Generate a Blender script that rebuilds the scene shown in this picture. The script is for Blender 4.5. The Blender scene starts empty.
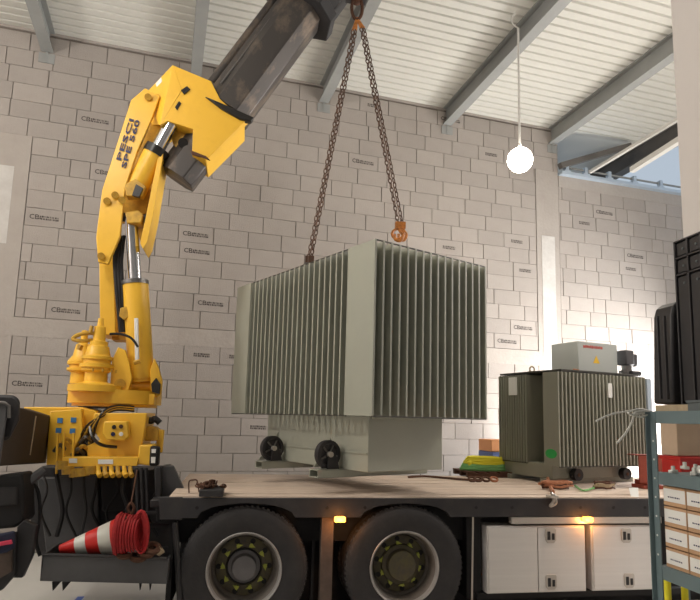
import bpy, bmesh, math, random
from mathutils import Vector, Matrix, Quaternion
random.seed(7)
C = bpy.context.scene
COL = C.collection
R = math.radians
# ------------------------------------------------------------------ camera
CAM = Vector((0, 0, 1.76)); F = 600.0; CX = 350.0; CY = 335.0
yaw, pit, rol = R(10), R(7.9), R(1.45)
right0 = Vector((math.cos(yaw), -math.sin(yaw), 0)); fwd0 = Vector((math.sin(yaw), math.cos(yaw), 0)); up0 = Vector((0, 0, 1))
fw = fwd0 * math.cos(pit) + up0 * math.sin(pit)
dn = -(up0 * math.cos(pit) - fwd0 * math.sin(pit))
rt2 = right0 * math.cos(rol) - dn * math.sin(rol)
dn2 = right0 * math.sin(rol) + dn * math.cos(rol)
cd = bpy.data.cameras.new('camera'); cam = bpy.data.objects.new('camera', cd); COL.objects.link(cam)
cam.matrix_world = Matrix.Translation(CAM) @ Matrix((rt2, -dn2, -fw)).transposed().to_4x4()
cd.sensor_width = 36; cd.sensor_fit = 'HORIZONTAL'; cd.lens = 36 * F / 700; cd.shift_y = (CY - 300) / 700; cd.clip_start = .05
C.camera = cam
# ------------------------------------------------------------------ world, light, exposure
def srgb(r, g, b):
    f = lambda c: ((c / 255 + .055) / 1.055) ** 2.4 if c > 10 else c / 255 / 12.92
    return (f(r), f(g), f(b), 1)
w = bpy.data.worlds.new('world'); C.world = w; w.use_nodes = True
wn = w.node_tree.nodes['Background']; wn.inputs[0].default_value = (.74, .86, 1.0, 1); wn.inputs[1].default_value = 0.62
def area(name, loc, target, sx, sy, power, col=(1, 1, 1), spread=180):
    l = bpy.data.lights.new(name, 'AREA'); l.shape = 'RECTANGLE'; l.size = sx; l.size_y = sy; l.energy = power; l.color = col; l.spread = R(spread)
    o = bpy.data.objects.new(name, l); COL.objects.link(o); o.location = loc
    o.rotation_euler = (Vector(target) - Vector(loc)).to_track_quat('-Z', 'Y').to_euler(); return o
area('door_daylight', (8.4, 8.1, 1.6), (4.2, 8.9, .6), 1.2, 2.2, 620, (1.0, .98, .96), 160)
area('wall_fill', (5.3, 7.75, .95), (5.0, 9.3, 2.0), .5, .4, 85, (1.0, .97, .94), 170)  # unseen fill light added to brighten the lower right of the wall
def hall_lamp(x, y, z, power, col=(1.0, .94, .87), r=.3):
    l = bpy.data.lights.new('hall_lamp', 'POINT'); l.energy = power; l.color = col; l.shadow_soft_size = r
    o = bpy.data.objects.new('hall_lamp', l); COL.objects.link(o); o.location = (x, y, z)
hall_lamp(-4.8, 3.8, 5.0, 330); hall_lamp(-2.2, 3.2, 5.6, 170); hall_lamp(6.6, 3.9, 4.7, 270)
C.view_settings.view_transform = 'Standard'; C.view_settings.look = 'None'; C.view_settings.exposure = 0.0; C.view_settings.gamma = 1.0
C.view_settings.use_curve_mapping = False
# ------------------------------------------------------------------ projection helpers (pixel -> real point at a chosen depth)
def ray(px, py): return rt2 * ((px - CX) / F) + dn2 * ((py - CY) / F) + fw
def P(px, py, Y):
    d = ray(px, py); return CAM + d * (Y / d.y)
def PZ(px, py, z):
    d = ray(px, py); return CAM + d * ((z - CAM.z) / d.z)
def proj(v):
    q = Vector(v) - CAM; z = q.dot(fw); return (CX + F * q.dot(rt2) / z, CY + F * q.dot(dn2) / z, z)
WA = R(7); W0 = Vector((-.6, 8.56, 0)); WU = Vector((math.cos(WA), math.sin(WA), 0)); WN = Vector((-math.sin(WA), math.cos(WA), 0))
WM = Matrix.Translation(W0) @ Matrix.Rotation(WA, 4, 'Z')
def PW(px, py, off=0):
    d = ray(px, py); t = ((W0 + WN * off - CAM).dot(WN)) / d.dot(WN); v = CAM + d * t; q = v - W0
    return q.dot(WU), q.z
# ------------------------------------------------------------------ materials
MAT = {}
def mat(name, col, rough=.6, metal=0, var=0, noise=None, bump=None, emit=None, col2=None, trans=0, island=0, stretch=None):
    m = bpy.data.materials.new(name); m.use_nodes = True; nt = m.node_tree; N = nt.nodes; L = nt.links
    b = N['Principled BSDF']; b.inputs['Roughness'].default_value = rough; b.inputs['Metallic'].default_value = metal
    base = N.new('ShaderNodeRGB'); base.outputs[0].default_value = col; out = base.outputs[0]
    tc = N.new('ShaderNodeTexCoord'); src = tc.outputs['Object']
    if stretch:
        mp = N.new('ShaderNodeMapping'); mp.inputs['Scale'].default_value = stretch; L.new(src, mp.inputs[0]); src = mp.outputs[0]
    if noise:
        sc, am = noise[:2]
        n = N.new('ShaderNodeTexNoise'); n.inputs['Scale'].default_value = sc; n.inputs['Detail'].default_value = 6; n.inputs['Roughness'].default_value = .65
        L.new(src, n.inputs['Vector'])
        cr = N.new('ShaderNodeValToRGB'); cr.color_ramp.elements[0].position = noise[2] if len(noise) > 2 else .35; cr.color_ramp.elements[1].position = noise[3] if len(noise) > 3 else .68
        L.new(n.outputs['Fac'], cr.inputs[0])
        mu = N.new('ShaderNodeMath'); mu.operation = 'MULTIPLY'; mu.inputs[1].default_value = am; L.new(cr.outputs[0], mu.inputs[0])
        mx = N.new('ShaderNodeMix'); mx.data_type = 'RGBA'; L.new(mu.outputs[0], mx.inputs['Factor']); L.new(out, mx.inputs['A'])
        mx.inputs['B'].default_value = col2 if col2 else (col[0] * .45, col[1] * .45, col[2] * .45, 1)
        out = mx.outputs['Result']
    for kind, am in (('o', var), ('i', island)):
        if not am: continue
        if kind == 'o': g = N.new('ShaderNodeObjectInfo').outputs['Random']
        else: g = N.new('ShaderNodeNewGeometry').outputs['Random Per Island']
        mr = N.new('ShaderNodeMapRange'); mr.inputs['To Min'].default_value = 1 - am; mr.inputs['To Max'].default_value = 1 + am; L.new(g, mr.inputs[0])
        hs = N.new('ShaderNodeHueSaturation'); L.new(mr.outputs[0], hs.inputs['Value']); L.new(out, hs.inputs['Color']); out = hs.outputs[0]
    L.new(out, b.inputs['Base Color'])
    if bump:
        n = N.new('ShaderNodeTexNoise'); n.inputs['Scale'].default_value = bump[0]; n.inputs['Detail'].default_value = 5; L.new(src, n.inputs['Vector'])
        bp = N.new('ShaderNodeBump'); bp.inputs['Strength'].default_value = bump[1]; bp.inputs['Distance'].default_value = .01; L.new(n.outputs['Fac'], bp.inputs['Height']); L.new(bp.outputs[0], b.inputs['Normal'])
    if emit: b.inputs['Emission Color'].default_value = emit[0]; b.inputs['Emission Strength'].default_value = emit[1]
    if trans: b.inputs['Transmission Weight'].default_value = trans
    MAT[name] = m; return m
mat('block', srgb(158, 151, 145), .95, noise=(3.5, .35, .35, .75), col2=srgb(136, 128, 121), bump=(60, .5), var=.06)
mat('block_far', srgb(158, 151, 145), .95, noise=(3.5, .35, .35, .75), col2=srgb(140, 130, 122), bump=(60, .5), island=.06)
mat('mortar', srgb(126, 117, 110), .95, noise=(8, .4), bump=(40, .5))
mat('render_coat', srgb(164, 157, 150), .95, noise=(2.2, .6, .35, .7), col2=srgb(150, 142, 136), bump=(20, .5))
mat('whitewash', srgb(190, 187, 183), .9, noise=(4, .6, .4, .7), col2=srgb(166, 160, 155), bump=(20, .3))
mat('ink', srgb(74, 68, 66), .9)
mat('roof_sheet', srgb(204, 203, 196), .45, 0, noise=(1.2, .18), col2=srgb(190, 188, 178))
mat('beam_paint', srgb(150, 152, 150), .5, .1, noise=(2, .25))
mat('dark_beam', srgb(96, 92, 88), .6, .1, noise=(3, .3))
mat('galvanised', srgb(176, 190, 204), .4, .3)
mat('floor', srgb(196, 193, 186), .5, noise=(.8, .4), col2=srgb(160, 158, 152), bump=(15, .08))
mat('blue_line', srgb(70, 100, 170), .5)
mat('white_wall', srgb(222, 216, 212), .85, noise=(.6, .1))
mat('deck_wood', srgb(224, 206, 190), .8, var=.08, noise=(3, .7, .4, .7), col2=srgb(176, 150, 130), bump=(18, .35), stretch=(1, 12, 12))
mat('black_steel', srgb(44, 43, 45), .55, .1, noise=(6, .4, .5, .8), col2=srgb(74, 68, 64), bump=(30, .15))
mat('rail_steel', srgb(46, 45, 48), .5, .1, noise=(4, .5, .45, .8), col2=srgb(80, 74, 70), bump=(30, .15))
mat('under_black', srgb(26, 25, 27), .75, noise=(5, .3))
mat('grey_panel', srgb(78, 78, 80), .5, .1, noise=(5, .35, .45, .8), col2=srgb(52, 50, 48))
mat('mud_brown', srgb(92, 78, 70), .8, noise=(12, .5))
mat('hose_box', srgb(66, 55, 46), .55, .15, noise=(3, .5), col2=srgb(48, 42, 38))
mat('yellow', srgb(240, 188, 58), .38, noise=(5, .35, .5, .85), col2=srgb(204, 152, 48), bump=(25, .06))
mat('yellow_dirty_shaded', srgb(212, 166, 56), .5, noise=(9, .65, .4, .7), col2=srgb(130, 92, 34), bump=(25, .1))  # grimy fittings; also the darker yellow for the shaded column web
mat('chrome', srgb(196, 198, 202), .16, 1)
mat('steel_dull', srgb(120, 118, 116), .4, .8, noise=(20, .5))
mat('boom_steel', srgb(76, 72, 70), .42, .45, noise=(2.2, .6, .5, .68), col2=srgb(150, 132, 114), bump=(30, .08), stretch=(1.5, 3, 1))
mat('worn', srgb(176, 158, 138), .6, .3, noise=(14, .8, .35, .65), col2=srgb(90, 72, 58))
mat('grease', srgb(30, 27, 25), .35)
mat('decal_blue', srgb(60, 120, 175), .5)
mat('decal_navy', srgb(34, 36, 80), .5)
mat('decal_orange', srgb(214, 142, 44), .5)
mat('white_label', srgb(232, 232, 228), .6)
mat('tgreen', srgb(160, 162, 149), .42, noise=(2, .12))
mat('tgreen2', srgb(150, 150, 136), .45, noise=(2, .15))
mat('tdark', srgb(64, 62, 56), .5)
mat('box_grey', srgb(176, 180, 176), .45)
mat('rubber', srgb(42, 41, 43), .7, noise=(8, .4, .4, .75), col2=srgb(66, 62, 60), bump=(40, .2))
mat('rim_barrel', srgb(120, 114, 108), .5, .3, noise=(10, .5, .4, .75), col2=srgb(70, 64, 58))
mat('rim_steel', srgb(164, 162, 160), .42, .35, noise=(14, .4, .45, .8), col2=srgb(120, 112, 104))
mat('rim_dark', srgb(78, 72, 64), .6, .2, noise=(18, .6), col2=srgb(110, 104, 60))
mat('hub_grey', srgb(112, 110, 112), .5, .2, noise=(12, .3))
mat('nut_green', srgb(172, 178, 70), .5)
mat('stainless', srgb(222, 219, 216), .4, .35, noise=(1.5, .15), bump=(200, .02), stretch=(.4, 1, 12))
mat('alu', srgb(190, 184, 176), .4, .6)
mat('amber', srgb(255, 150, 40), .3, emit=((1, .33, .05, 1), 7))
mat('cone_red', srgb(206, 40, 34), .45)
mat('cone_white', srgb(212, 212, 204), .35)
mat('strap_red', srgb(176, 34, 38), .7, noise=(30, .5))
mat('strap_orange', srgb(186, 124, 90), .75, noise=(30, .5))
mat('strap_beige', srgb(178, 160, 132), .8, noise=(30, .4))
mat('strap_yellow', srgb(226, 216, 48), .7)
mat('strap_green', srgb(120, 180, 110), .7)
mat('rust', srgb(98, 66, 50), .8, .2, noise=(20, .6))
mat('chain_steel', srgb(84, 72, 64), .5, .6, noise=(30, .5), col2=srgb(120, 70, 40))
mat('hook_orange', srgb(206, 128, 54), .5, noise=(40, .7), col2=srgb(90, 60, 30))
mat('shelf_steel', srgb(110, 128, 132), .5, .1, noise=(6, .2))
mat('cardboard', srgb(196, 158, 122), .85, noise=(8, .2), var=.06)
mat('cardboard_pale', srgb(196, 172, 148), .85, noise=(6, .2))
mat('black_plastic', srgb(44, 43, 45), .45, noise=(4, .2))
mat('black_plastic2', srgb(60, 59, 62), .42, noise=(4, .2))
mat('tray_grey', srgb(88, 96, 98), .5)
mat('red_plastic', srgb(190, 40, 34), .45, noise=(5, .2))
mat('red_oxide', srgb(150, 66, 48), .65, noise=(9, .5))
mat('wire_white', srgb(222, 222, 216), .5)
mat('text_red', srgb(190, 90, 80), .6)
mat('warn_yellow', srgb(236, 190, 40), .5)
mat('sticker_green', srgb(40, 170, 80), .5)
mat('bulb', (1, 1, 1, 1), .3, emit=((1, .92, .8, 1), 25))
mat('tube_grey', srgb(205, 203, 198), .5)
mat('crate_blue', srgb(92, 108, 160), .6)
mat('crate_orange', srgb(226, 158, 108), .7)
mat('dark_glass', srgb(22, 26, 36), .08)
mat('pink', srgb(214, 60, 92), .6)
mat('cloth_navy', srgb(40, 44, 66), .9)
# ------------------------------------------------------------------ mesh helpers
WMX = {}
def reg(o, m): WMX[o.name] = m
class MB:
    def __init__(s): s.b = bmesh.new()
    def add(s, vs, fs):
        v = [s.b.verts.new(tuple(p)) for p in vs]
        for f in fs:
            try: s.b.faces.new([v[i] for i in f])
            except ValueError: pass
        return s
    def box(s, x0, x1, y0, y1, z0, z1, m=None):
        vs = [Vector((x, y, z)) for x in (x0, x1) for y in (y0, y1) for z in (z0, z1)]
        if m: vs = [m @ v for v in vs]
        return s.add(vs, [(0, 1, 3, 2), (4, 6, 7, 5), (0, 4, 5, 1), (2, 3, 7, 6), (0, 2, 6, 4), (1, 5, 7, 3)])
    def hull(s, pts):
        t = bmesh.new()
        for p in pts: t.verts.new(tuple(p))
        bmesh.ops.convex_hull(t, input=t.verts)
        bmesh.ops.dissolve_limit(t, angle_limit=R(2), verts=t.verts, edges=t.edges)
        me = bpy.data.meshes.new('t'); t.to_mesh(me); t.free(); s.b.from_mesh(me); bpy.data.meshes.remove(me); return s
    def prism(s, pts, d):
        n = len(pts); d = Vector(d); vs = [Vector(p) for p in pts] + [Vector(p) + d for p in pts]
        fs = [tuple(range(n)), tuple(range(2 * n - 1, n - 1, -1))] + [(i, i + n, (i + 1) % n + n, (i + 1) % n) for i in range(n)]
        return s.add(vs, fs)
    def cyl(s, a, b, r, n=16, r2=None):
        a = Vector(a); b = Vector(b); r2 = r if r2 is None else r2; d = (b - a).normalized()
        u = d.orthogonal().normalized(); v = d.cross(u)
        vs = [a + (u * math.cos(2 * math.pi * i / n) + v * math.sin(2 * math.pi * i / n)) * r for i in range(n)]
        vs += [b + (u * math.cos(2 * math.pi * i / n) + v * math.sin(2 * math.pi * i / n)) * r2 for i in range(n)]
        return s.add(vs, [tuple(range(n - 1, -1, -1)), tuple(range(n, 2 * n))] + [(i, (i + 1) % n, (i + 1) % n + n, i + n) for i in range(n)])
    def lathe(s, c, axis, prof, n=32, ring=False):
        # prof: (radius, distance along the axis)
        c = Vector(c); ax = Vector(axis).normalized(); u = ax.orthogonal().normalized(); v = ax.cross(u); k = len(prof)
        vs = [c + ax * h + (u * math.cos(2 * math.pi * i / n) + v * math.sin(2 * math.pi * i / n)) * r for r, h in prof for i in range(n)]
        fs = []
        for j in range(k if ring else k - 1):
            j2 = (j + 1) % k
            for i in range(n): fs.append((j * n + i, j * n + (i + 1) % n, j2 * n + (i + 1) % n, j2 * n + i))
        if not ring:
            fs.append(tuple(range(n - 1, -1, -1))); fs.append(tuple((k - 1) * n + i for i in range(n)))
        return s.add(vs, fs)
    def tube(s, pts, r, n=8, close=False, flat=None):
        pts = [Vector(p) for p in pts]; m = len(pts); rings = []; pu = None
        for i, p in enumerate(pts):
            if close: d = (pts[(i + 1) % m] - pts[i - 1])
            else: d = pts[min(i + 1, m - 1)] - pts[max(i - 1, 0)]
            d.normalize()
            if pu is None: u = d.orthogonal().normalized()
            else:
                u = pu - d * pu.dot(d)
                u = u.normalized() if u.length > 1e-6 else d.orthogonal().normalized()
            pu = u; v = d.cross(u); rr = r[i] if isinstance(r, (list, tuple)) else r
            rings.append([p + u * math.cos(2 * math.pi * k / n) * rr + v * math.sin(2 * math.pi * k / n) * (rr * (flat or 1)) for k in range(n)])
        vs = [q for g in rings for q in g]; fs = []
        for j in range(m if close else m - 1):
            j2 = (j + 1) % m
            for k in range(n): fs.append((j * n + k, j * n + (k + 1) % n, j2 * n + (k + 1) % n, j2 * n + k))
        if not close: fs += [tuple(range(n - 1, -1, -1)), tuple((m - 1) * n + k for k in range(n))]
        return s.add(vs, fs)
    def mesh(s, name, m, inv=None, smooth=True):
        if inv: bmesh.ops.transform(s.b, matrix=inv, verts=s.b.verts)
        bmesh.ops.recalc_face_normals(s.b, faces=s.b.faces)
        me = bpy.data.meshes.new(name); s.b.to_mesh(me); s.b.free()
        if m: me.materials.append(MAT[m])
        if smooth:
            me.polygons.foreach_set('use_smooth', [True] * len(me.polygons)); me.set_sharp_from_angle(angle=R(32))
        return me
    def build(s, name, m, parent=None, loc=None, bevel=0, seg=2, local=False, label=None):
        """world-space geometry -> one object; local=True when the coordinates are already in the parent's frame"""
        T = Matrix.Identity(4)
        if parent is not None:
            pm = WMX[parent.name]
            if local: T = Matrix.Translation(loc) if loc else T; wm = pm @ T; inv = None if not loc else T.inverted()
            else:
                wl = Vector(loc) if loc else sum((v.co for v in s.b.verts), Vector()) / max(1, len(s.b.verts))
                T = Matrix.Translation(pm.inverted() @ wl); wm = pm @ T; inv = wm.inverted()
        else:
            if loc is None:
                cs = [v.co for v in s.b.verts]; loc = (sum(c.x for c in cs) / len(cs), sum(c.y for c in cs) / len(cs), min(c.z for c in cs))
            T = Matrix.Translation(loc); wm = T; inv = T.inverted()
        me = s.mesh(name, m, inv)
        o = bpy.data.objects.new(name, me); COL.objects.link(o); o.parent = parent; o.matrix_basis = T; WMX[o.name] = wm
        if bevel:
            md = o.modifiers.new('bevel', 'BEVEL'); md.width = bevel; md.segments = seg; md.limit_method = 'ANGLE'; md.angle_limit = R(40); md.harden_normals = False
        if label: o['label'] = label
        return o
def put(name, me, parent, T, label=None):
    o = bpy.data.objects.new(name, me); COL.objects.link(o); o.parent = parent; o.matrix_basis = T
    WMX[o.name] = (WMX[parent.name] if parent else Matrix.Identity(4)) @ T
    if label: o['label'] = label
    return o
def thing(name, label, cat, loc, rz=0, group=None):
    o = bpy.data.objects.new(name, None); COL.objects.link(o); o.empty_display_size = .1
    T = Matrix.Translation(loc) @ Matrix.Rotation(rz, 4, 'Z'); o.matrix_basis = T; WMX[o.name] = T
    o['label'] = label; o['category'] = cat
    if group: o['group'] = group
    return o
def tag(o, label, cat, group=None):
    o['label'] = label; o['category'] = cat
    if group: o['group'] = group
    return o
def struct(o): o['kind'] = 'structure'; return o
def text_mesh(body, size, m, extrude=.001, align='CENTER', space=1.0, bold=0):
    cu = bpy.data.curves.new('txt', 'FONT'); cu.body = body; cu.size = size; cu.extrude = extrude; cu.align_x = align; cu.align_y = 'CENTER'; cu.space_character = space
    cu.resolution_u = 2; cu.offset = bold
    o = bpy.data.objects.new('txt', cu); COL.objects.link(o); bpy.context.view_layer.update()
    me = bpy.data.meshes.new_from_object(o.evaluated_get(bpy.context.evaluated_depsgraph_get())); bpy.data.objects.remove(o); me.materials.clear(); me.materials.append(MAT[m]); me.name = 'lettering'; return me
def frame(o, xd, nd):
    """matrix: text x along xd, normal nd"""
    x = Vector(xd).normalized(); n = Vector(nd); n = (n - x * n.dot(x)).normalized(); y = n.cross(x)
    return Matrix.Translation(o) @ Matrix((x, y, n)).transposed().to_4x4()
def slab(pts, Y, d):  # pixel outline standing at world depth Y, d metres thick
    return MB().prism([P(x, y, Y) for x, y in pts], (0, d, 0))
def sm(pts, k=8):   # smooth polyline
    pts = [Vector(p) for p in pts]; out = []
    for i in range(len(pts) - 1):
        p0 = pts[max(i - 1, 0)]; p1 = pts[i]; p2 = pts[i + 1]; p3 = pts[min(i + 2, len(pts) - 1)]
        for j in range(k):
            t = j / k; out.append(.5 * ((2 * p1) + (p2 - p0) * t + (2 * p0 - 5 * p1 + 4 * p2 - p3) * t * t + (3 * p1 - p0 - 3 * p2 + p3) * t ** 3))
    out.append(pts[-1]); return out
# ================================================================== SETTING
struct(MB().box(-12, 16, -6, 14, -.2, 0).build('floor', 'floor', loc=(0, 0, 0)))
struct(MB().box(-6.3, -6, -8, 10, 0, 7.6).build('wall_left', 'white_wall', loc=(-6.3, 0, 0)))  # unseen wall, added to cut the ambient light
struct(MB().box(-6.3, 12, -8.3, -8, 0, 7.6).build('wall_front', 'white_wall', loc=(0, -8.3, 0)))  # unseen wall behind the camera, added to shield from ambient light
struct(MB().box(9.0, 9.2, -8, 6.2, 0, 7.6).build('wall_right_blocker', 'white_wall', loc=(9.1, 0, 0)))  # unseen wall, added and lengthened to block light from the right
# --- back wall of concrete blocks
WTOP = 6.92; BW, BH = .49, .245
XL, XR = -4.2, 9.9; XSTEP = 5.93; ZR = 6.08      # right of XSTEP the wall stops at the rail
wall = bpy.data.objects.new('wall_back', MB().box(XL, XSTEP, .02, .22, 0, WTOP).box(XSTEP, XR, .02, .22, 0, ZR).mesh('wall_back', 'mortar')); COL.objects.link(wall)
wall.matrix_basis = WM; WMX['wall_back'] = WM; wall['kind'] = 'structure'
def brick_mesh(w_, h_, nm):
    c = .003
    vs = [(-w_/2, .03, -h_/2), (w_/2, .03, -h_/2), (w_/2, .03, h_/2), (-w_/2, .03, h_/2),
          (-w_/2, c, -h_/2), (w_/2, c, -h_/2), (w_/2, c, h_/2), (-w_/2, c, h_/2),
          (-w_/2+c, 0, -h_/2+c), (w_/2-c, 0, -h_/2+c), (w_/2-c, 0, h_/2-c), (-w_/2+c, 0, h_/2-c)]
    fs = [(8, 9, 10, 11), (4, 5, 9, 8), (5, 6, 10, 9), (6, 7, 11, 10), (7, 4, 8, 11), (0, 1, 5, 4), (1, 2, 6, 5), (2, 3, 7, 6), (3, 0, 4, 7)]
    return vs, fs
BM = {}
def get_brick(wd):
    k = round(wd, 2)
    if k not in BM: BM[k] = MB().add(*brick_mesh(k, BH - .004, 'b')).mesh('block', 'block', smooth=False)
    return BM[k], k
pil = [(PW(10, 176)[0] - .30, PW(10, 176)[0] + .22), (5.46, 5.92)]
PTOP = (PW(14, 150)[1], 6.0)
band_z = (2.72, 2.92)
bricks = []; rng = random.Random(3); ri = 0; z = .01
while z < WTOP - .05:
    if abs(z + BH / 2 - 2.82) < BH / 2: rowband = True
    else: rowband = False
    if not rowband:
        top = min(BH, WTOP - z)
        x = XL - rng.uniform(0, .1) - (ri % 2) * BW / 2
        lim = XR if z + BH < ZR + .02 else XSTEP
        while x < lim:
            wd = BW if rng.random() > .16 else rng.choice([.25, .33, .38])
            x1 = min(x + wd, lim)
            segs = [(x, x1)]
            for (a, b), pt in zip(pil, PTOP):
                if z > pt: continue
                ns = []
                for s0, s1 in segs:
                    if s1 <= a or s0 >= b: ns.append((s0, s1))
                    else:
                        if s0 < a - .02: ns.append((s0, a))
                        if s1 > b + .02: ns.append((b, s1))
                segs = ns
            for s0, s1 in segs:
                if s1 - s0 > .02: bricks.append((s0, s1, z))
            x = x1
    ri += 1; z += BH
OCC = [(248, 258, 484, 415), (506, 376, 640, 466), (270, 417, 440, 470), (88, 320, 150, 470), (683, 240, 720, 480), (0, 405, 160, 600), (660, 305, 720, 480), (555, 345, 618, 372), (671, -10, 760, 480), (180, 80, 245, 150)]
def vis(b):
    q = proj(W0 + WU * ((b[0] + b[1]) / 2) + Vector((0, 0, b[2] + BH / 2)))
    if not (-12 < q[0] < 700 and -5 < q[1] < 484) or any(a <= q[0] <= c and b_ <= q[1] <= d for a, b_, c, d in OCC): return 0
    return (b[1] - b[0]) * (2 if b[1]-b[0] > .2 else 1) / q[2] ** 2
bricks.sort(key=vis, reverse=True)
stamps = [(95,128,0),(88,177,0),(31,222,0),(178,239,0),(190,256,0),(67,316,0),(80,281,1),(205,308,0),(184,357,1),(222,357,1),(255,427,1),(7,367,1),(18,388,0),(437,120,0),(355,153,0),(478,157,1),(617,190,1),(604,216,0),(572,226,1),(641,233,0),(641,260,0),(633,272,1),(523,246,1),(523,275,1),(457,252,1),(520,332,0),(508,348,0),(360,98,1),(120,300,1)]
def stamp_mesh(kind):
    b = MB(); r = random.Random(kind + 5)
    w_ = .34 if kind == 0 else .22
    x0 = -w_ / 2 + (.085 if kind == 0 else 0)
    for row in range(2):
        x = x0
        while x < w_ / 2:
            l = r.uniform(.006, .018)
            zc = .014 - .03 * row - (x - x0) * .02
            b.box(x, min(x + l, w_/2), -.0015, 0, zc - r.uniform(.009, .013), zc + r.uniform(.009, .013)); x += l + r.uniform(.003, .012)
    return b.mesh('stamp', 'ink', smooth=False)
SM = [stamp_mesh(0), stamp_mesh(1)]; CE = text_mesh('CE', .09, 'ink', .0008, bold=.0012)
stamped = {}
bobj = []
for i, (s0, s1, z) in enumerate(bricks):
    if i >= 296 or vis((s0, s1, z)) == 0: break
    me, k = get_brick(s1 - s0 - .009)
    dy = rng.uniform(0, .006)
    o = put('brick', me, wall, Matrix.Translation(((s0 + s1) / 2, dy - .004, z + BH / 2)) @ Matrix.Rotation(R(rng.uniform(-.25, .25)), 4, 'Y'))
    bobj.append((o, s0, s1, z))
NB = len(bobj)
mb = MB()
for s0, s1, z in bricks[NB:]:
    vs, fs = brick_mesh(s1 - s0 - .009, BH - .004, '')
    mb.add([((s0 + s1) / 2 + v[0], v[1] + rng.uniform(0, .001), z + BH / 2 + v[2]) for v in vs], fs)
o = mb.build('brick_courses', 'block_far', wall, local=True); o['kind'] = 'stuff'
for px, py, kd in stamps:
    u, zz = PW(px, py); best = None
    for t in bobj:
        if t[1] - .02 <= u <= t[2] + .02 and t[3] - .01 <= zz <= t[3] + BH + .01: best = t
    if best is None or best[0].name in stamped: continue
    stamped[best[0].name] = 1
    wd = best[2] - best[1]
    if kd == 0 and wd < .4: kd = 1
    if wd < .24: continue
    st = put('ink_stamp', SM[kd], best[0], Matrix.Translation((0.0, -.0005, 0)))
    if kd == 0:
        c = put('lettering', CE, best[0], Matrix.Translation((-.132, -.0012, 0)) @ Matrix.Rotation(R(90), 4, 'X'))
# concrete pilasters and ring beam
for (a, b), pt in zip(pil, PTOP):
    MB().box(a + .005, b - .005, -.006, .03, 0, .01 + BH * (math.floor((pt - .01) / BH) + 1)).build('pilaster', 'render_coat', wall, local=True)
    MB().box((a + b) / 2 - .13, (a + b) / 2 + (.13 if a > 0 else .08), -.010, -.004, 3.9 if a < 0 else 0, 4.95).build('whitewash_strip', 'whitewash', wall, local=True, label='pale cement strip up the pilaster')
z0 = None
MB().box(XL, XR, -.008, .03, 2.945 - BH - .0, 2.945).build('ring_beam', 'render_coat', wall, local=True)
MB().box(XL, XSTEP, -.006, .03, WTOP - .02, WTOP + .02).build('top_bed', 'block_far', wall, local=True)
# --- roof sheet and beams (roof falls gently towards the wall)
SL = math.tan(R(1.1))
def roofz(y): return WTOP + .02 - SL * y           # y: local, negative towards the camera
bx = [PW(47, 56)[0], PW(196, 72)[0], PW(324, 96)[0], PW(447, 122)[0], PW(552, 146)[0], 7.75]
def roof(x0, x1, name, y0, y1):
    pitch = .15; b = MB(); prof = [(0, 0), (.105, 0), (.115, .03), (.14, .03)]; ys = []
    y = y1
    while y > y0:
        for dy, dz in prof: ys.append((y - dy, dz))
        y -= pitch
    vs = []; fs = []
    for yy, dz in ys: vs += [(x0, yy, roofz(yy) + .0 + dz), (x1, yy, roofz(yy) + dz)]
    for i in range(len(ys) - 1): fs.append((2 * i, 2 * i + 1, 2 * i + 3, 2 * i + 2))
    n = len(vs)
    b.add(vs, fs); return b
b = roof(-9, bx[5] + .12, 'ceiling', -16, .02)
ce = bpy.data.objects.new('ceiling', b.mesh('ceiling', 'roof_sheet', smooth=False)); COL.objects.link(ce); ce.matrix_basis = WM; WMX['ceiling'] = WM; ce['kind'] = 'structure'
md = ce.modifiers.new('thick', 'SOLIDIFY'); md.thickness = .004
b = roof(bx[4], bx[5] + .12, 'roof_beyond', -16, 5)
b = MB().box(bx[4], bx[5] + .12, .03, 5, roofz(.03) + .02, roofz(.03) + .06)
ce2 = bpy.data.objects.new('ceiling_beyond', b.mesh('ceiling_beyond', 'roof_sheet', smooth=False)); COL.objects.link(ce2); ce2.matrix_basis = WM; ce2['kind'] = 'structure'
# upper roof skin to block the sky
b = MB().box(-9, bx[5] + .12, -16, .2, WTOP + .42, WTOP + .5)
def ibeam(x, y0, y1, h=.30, wd=.15, tf=.02, tw=.016):
    b = MB()
    for yy0, yy1 in [(y0, y1)]:
        def bar(xa, xb, za, zb):
            vs = []
            for xx in (xa, xb):
                for yy in (yy0, yy1):
                    for zz in (za, zb): vs.append((xx, yy, roofz(yy) + zz))
            b.add(vs, [(0, 1, 3, 2), (4, 6, 7, 5), (0, 4, 5, 1), (2, 3, 7, 6), (0, 2, 6, 4), (1, 5, 7, 3)])
        bar(x - wd / 2, x + wd / 2, -tf, 0); bar(x - wd / 2, x + wd / 2, -h, -h + tf); bar(x - tw / 2, x + tw / 2, -h + tf, -tf)
    return b
beam_words = ['above the left end of the block wall', 'behind the crane elbow', 'behind the lifting chains', 'carrying the pendant lamp', 'with the scalloped sheet edge above it']
for i in range(5):
    x = bx[i]
    t = thing('roof_beam', 'grey steel roof beam ' + beam_words[i], 'beam', WM @ Vector((x, 0, roofz(0) - .3)), WA, 'steel roof beams')
    ib = ibeam(0, -15, .02).b
    for v in ib.verts: v.co.z -= roofz(0) - .3
    m_ = MB(); m_.b = ib; m_.build('beam_section', 'beam_paint', t, local=True)
    MB().box(-.012, .012, -.02, .0, -.16, .3).box(-.1, .1, -.012, .0, -.16, -.02).build('wall_bracket', 'beam_paint', t, local=True)
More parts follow.
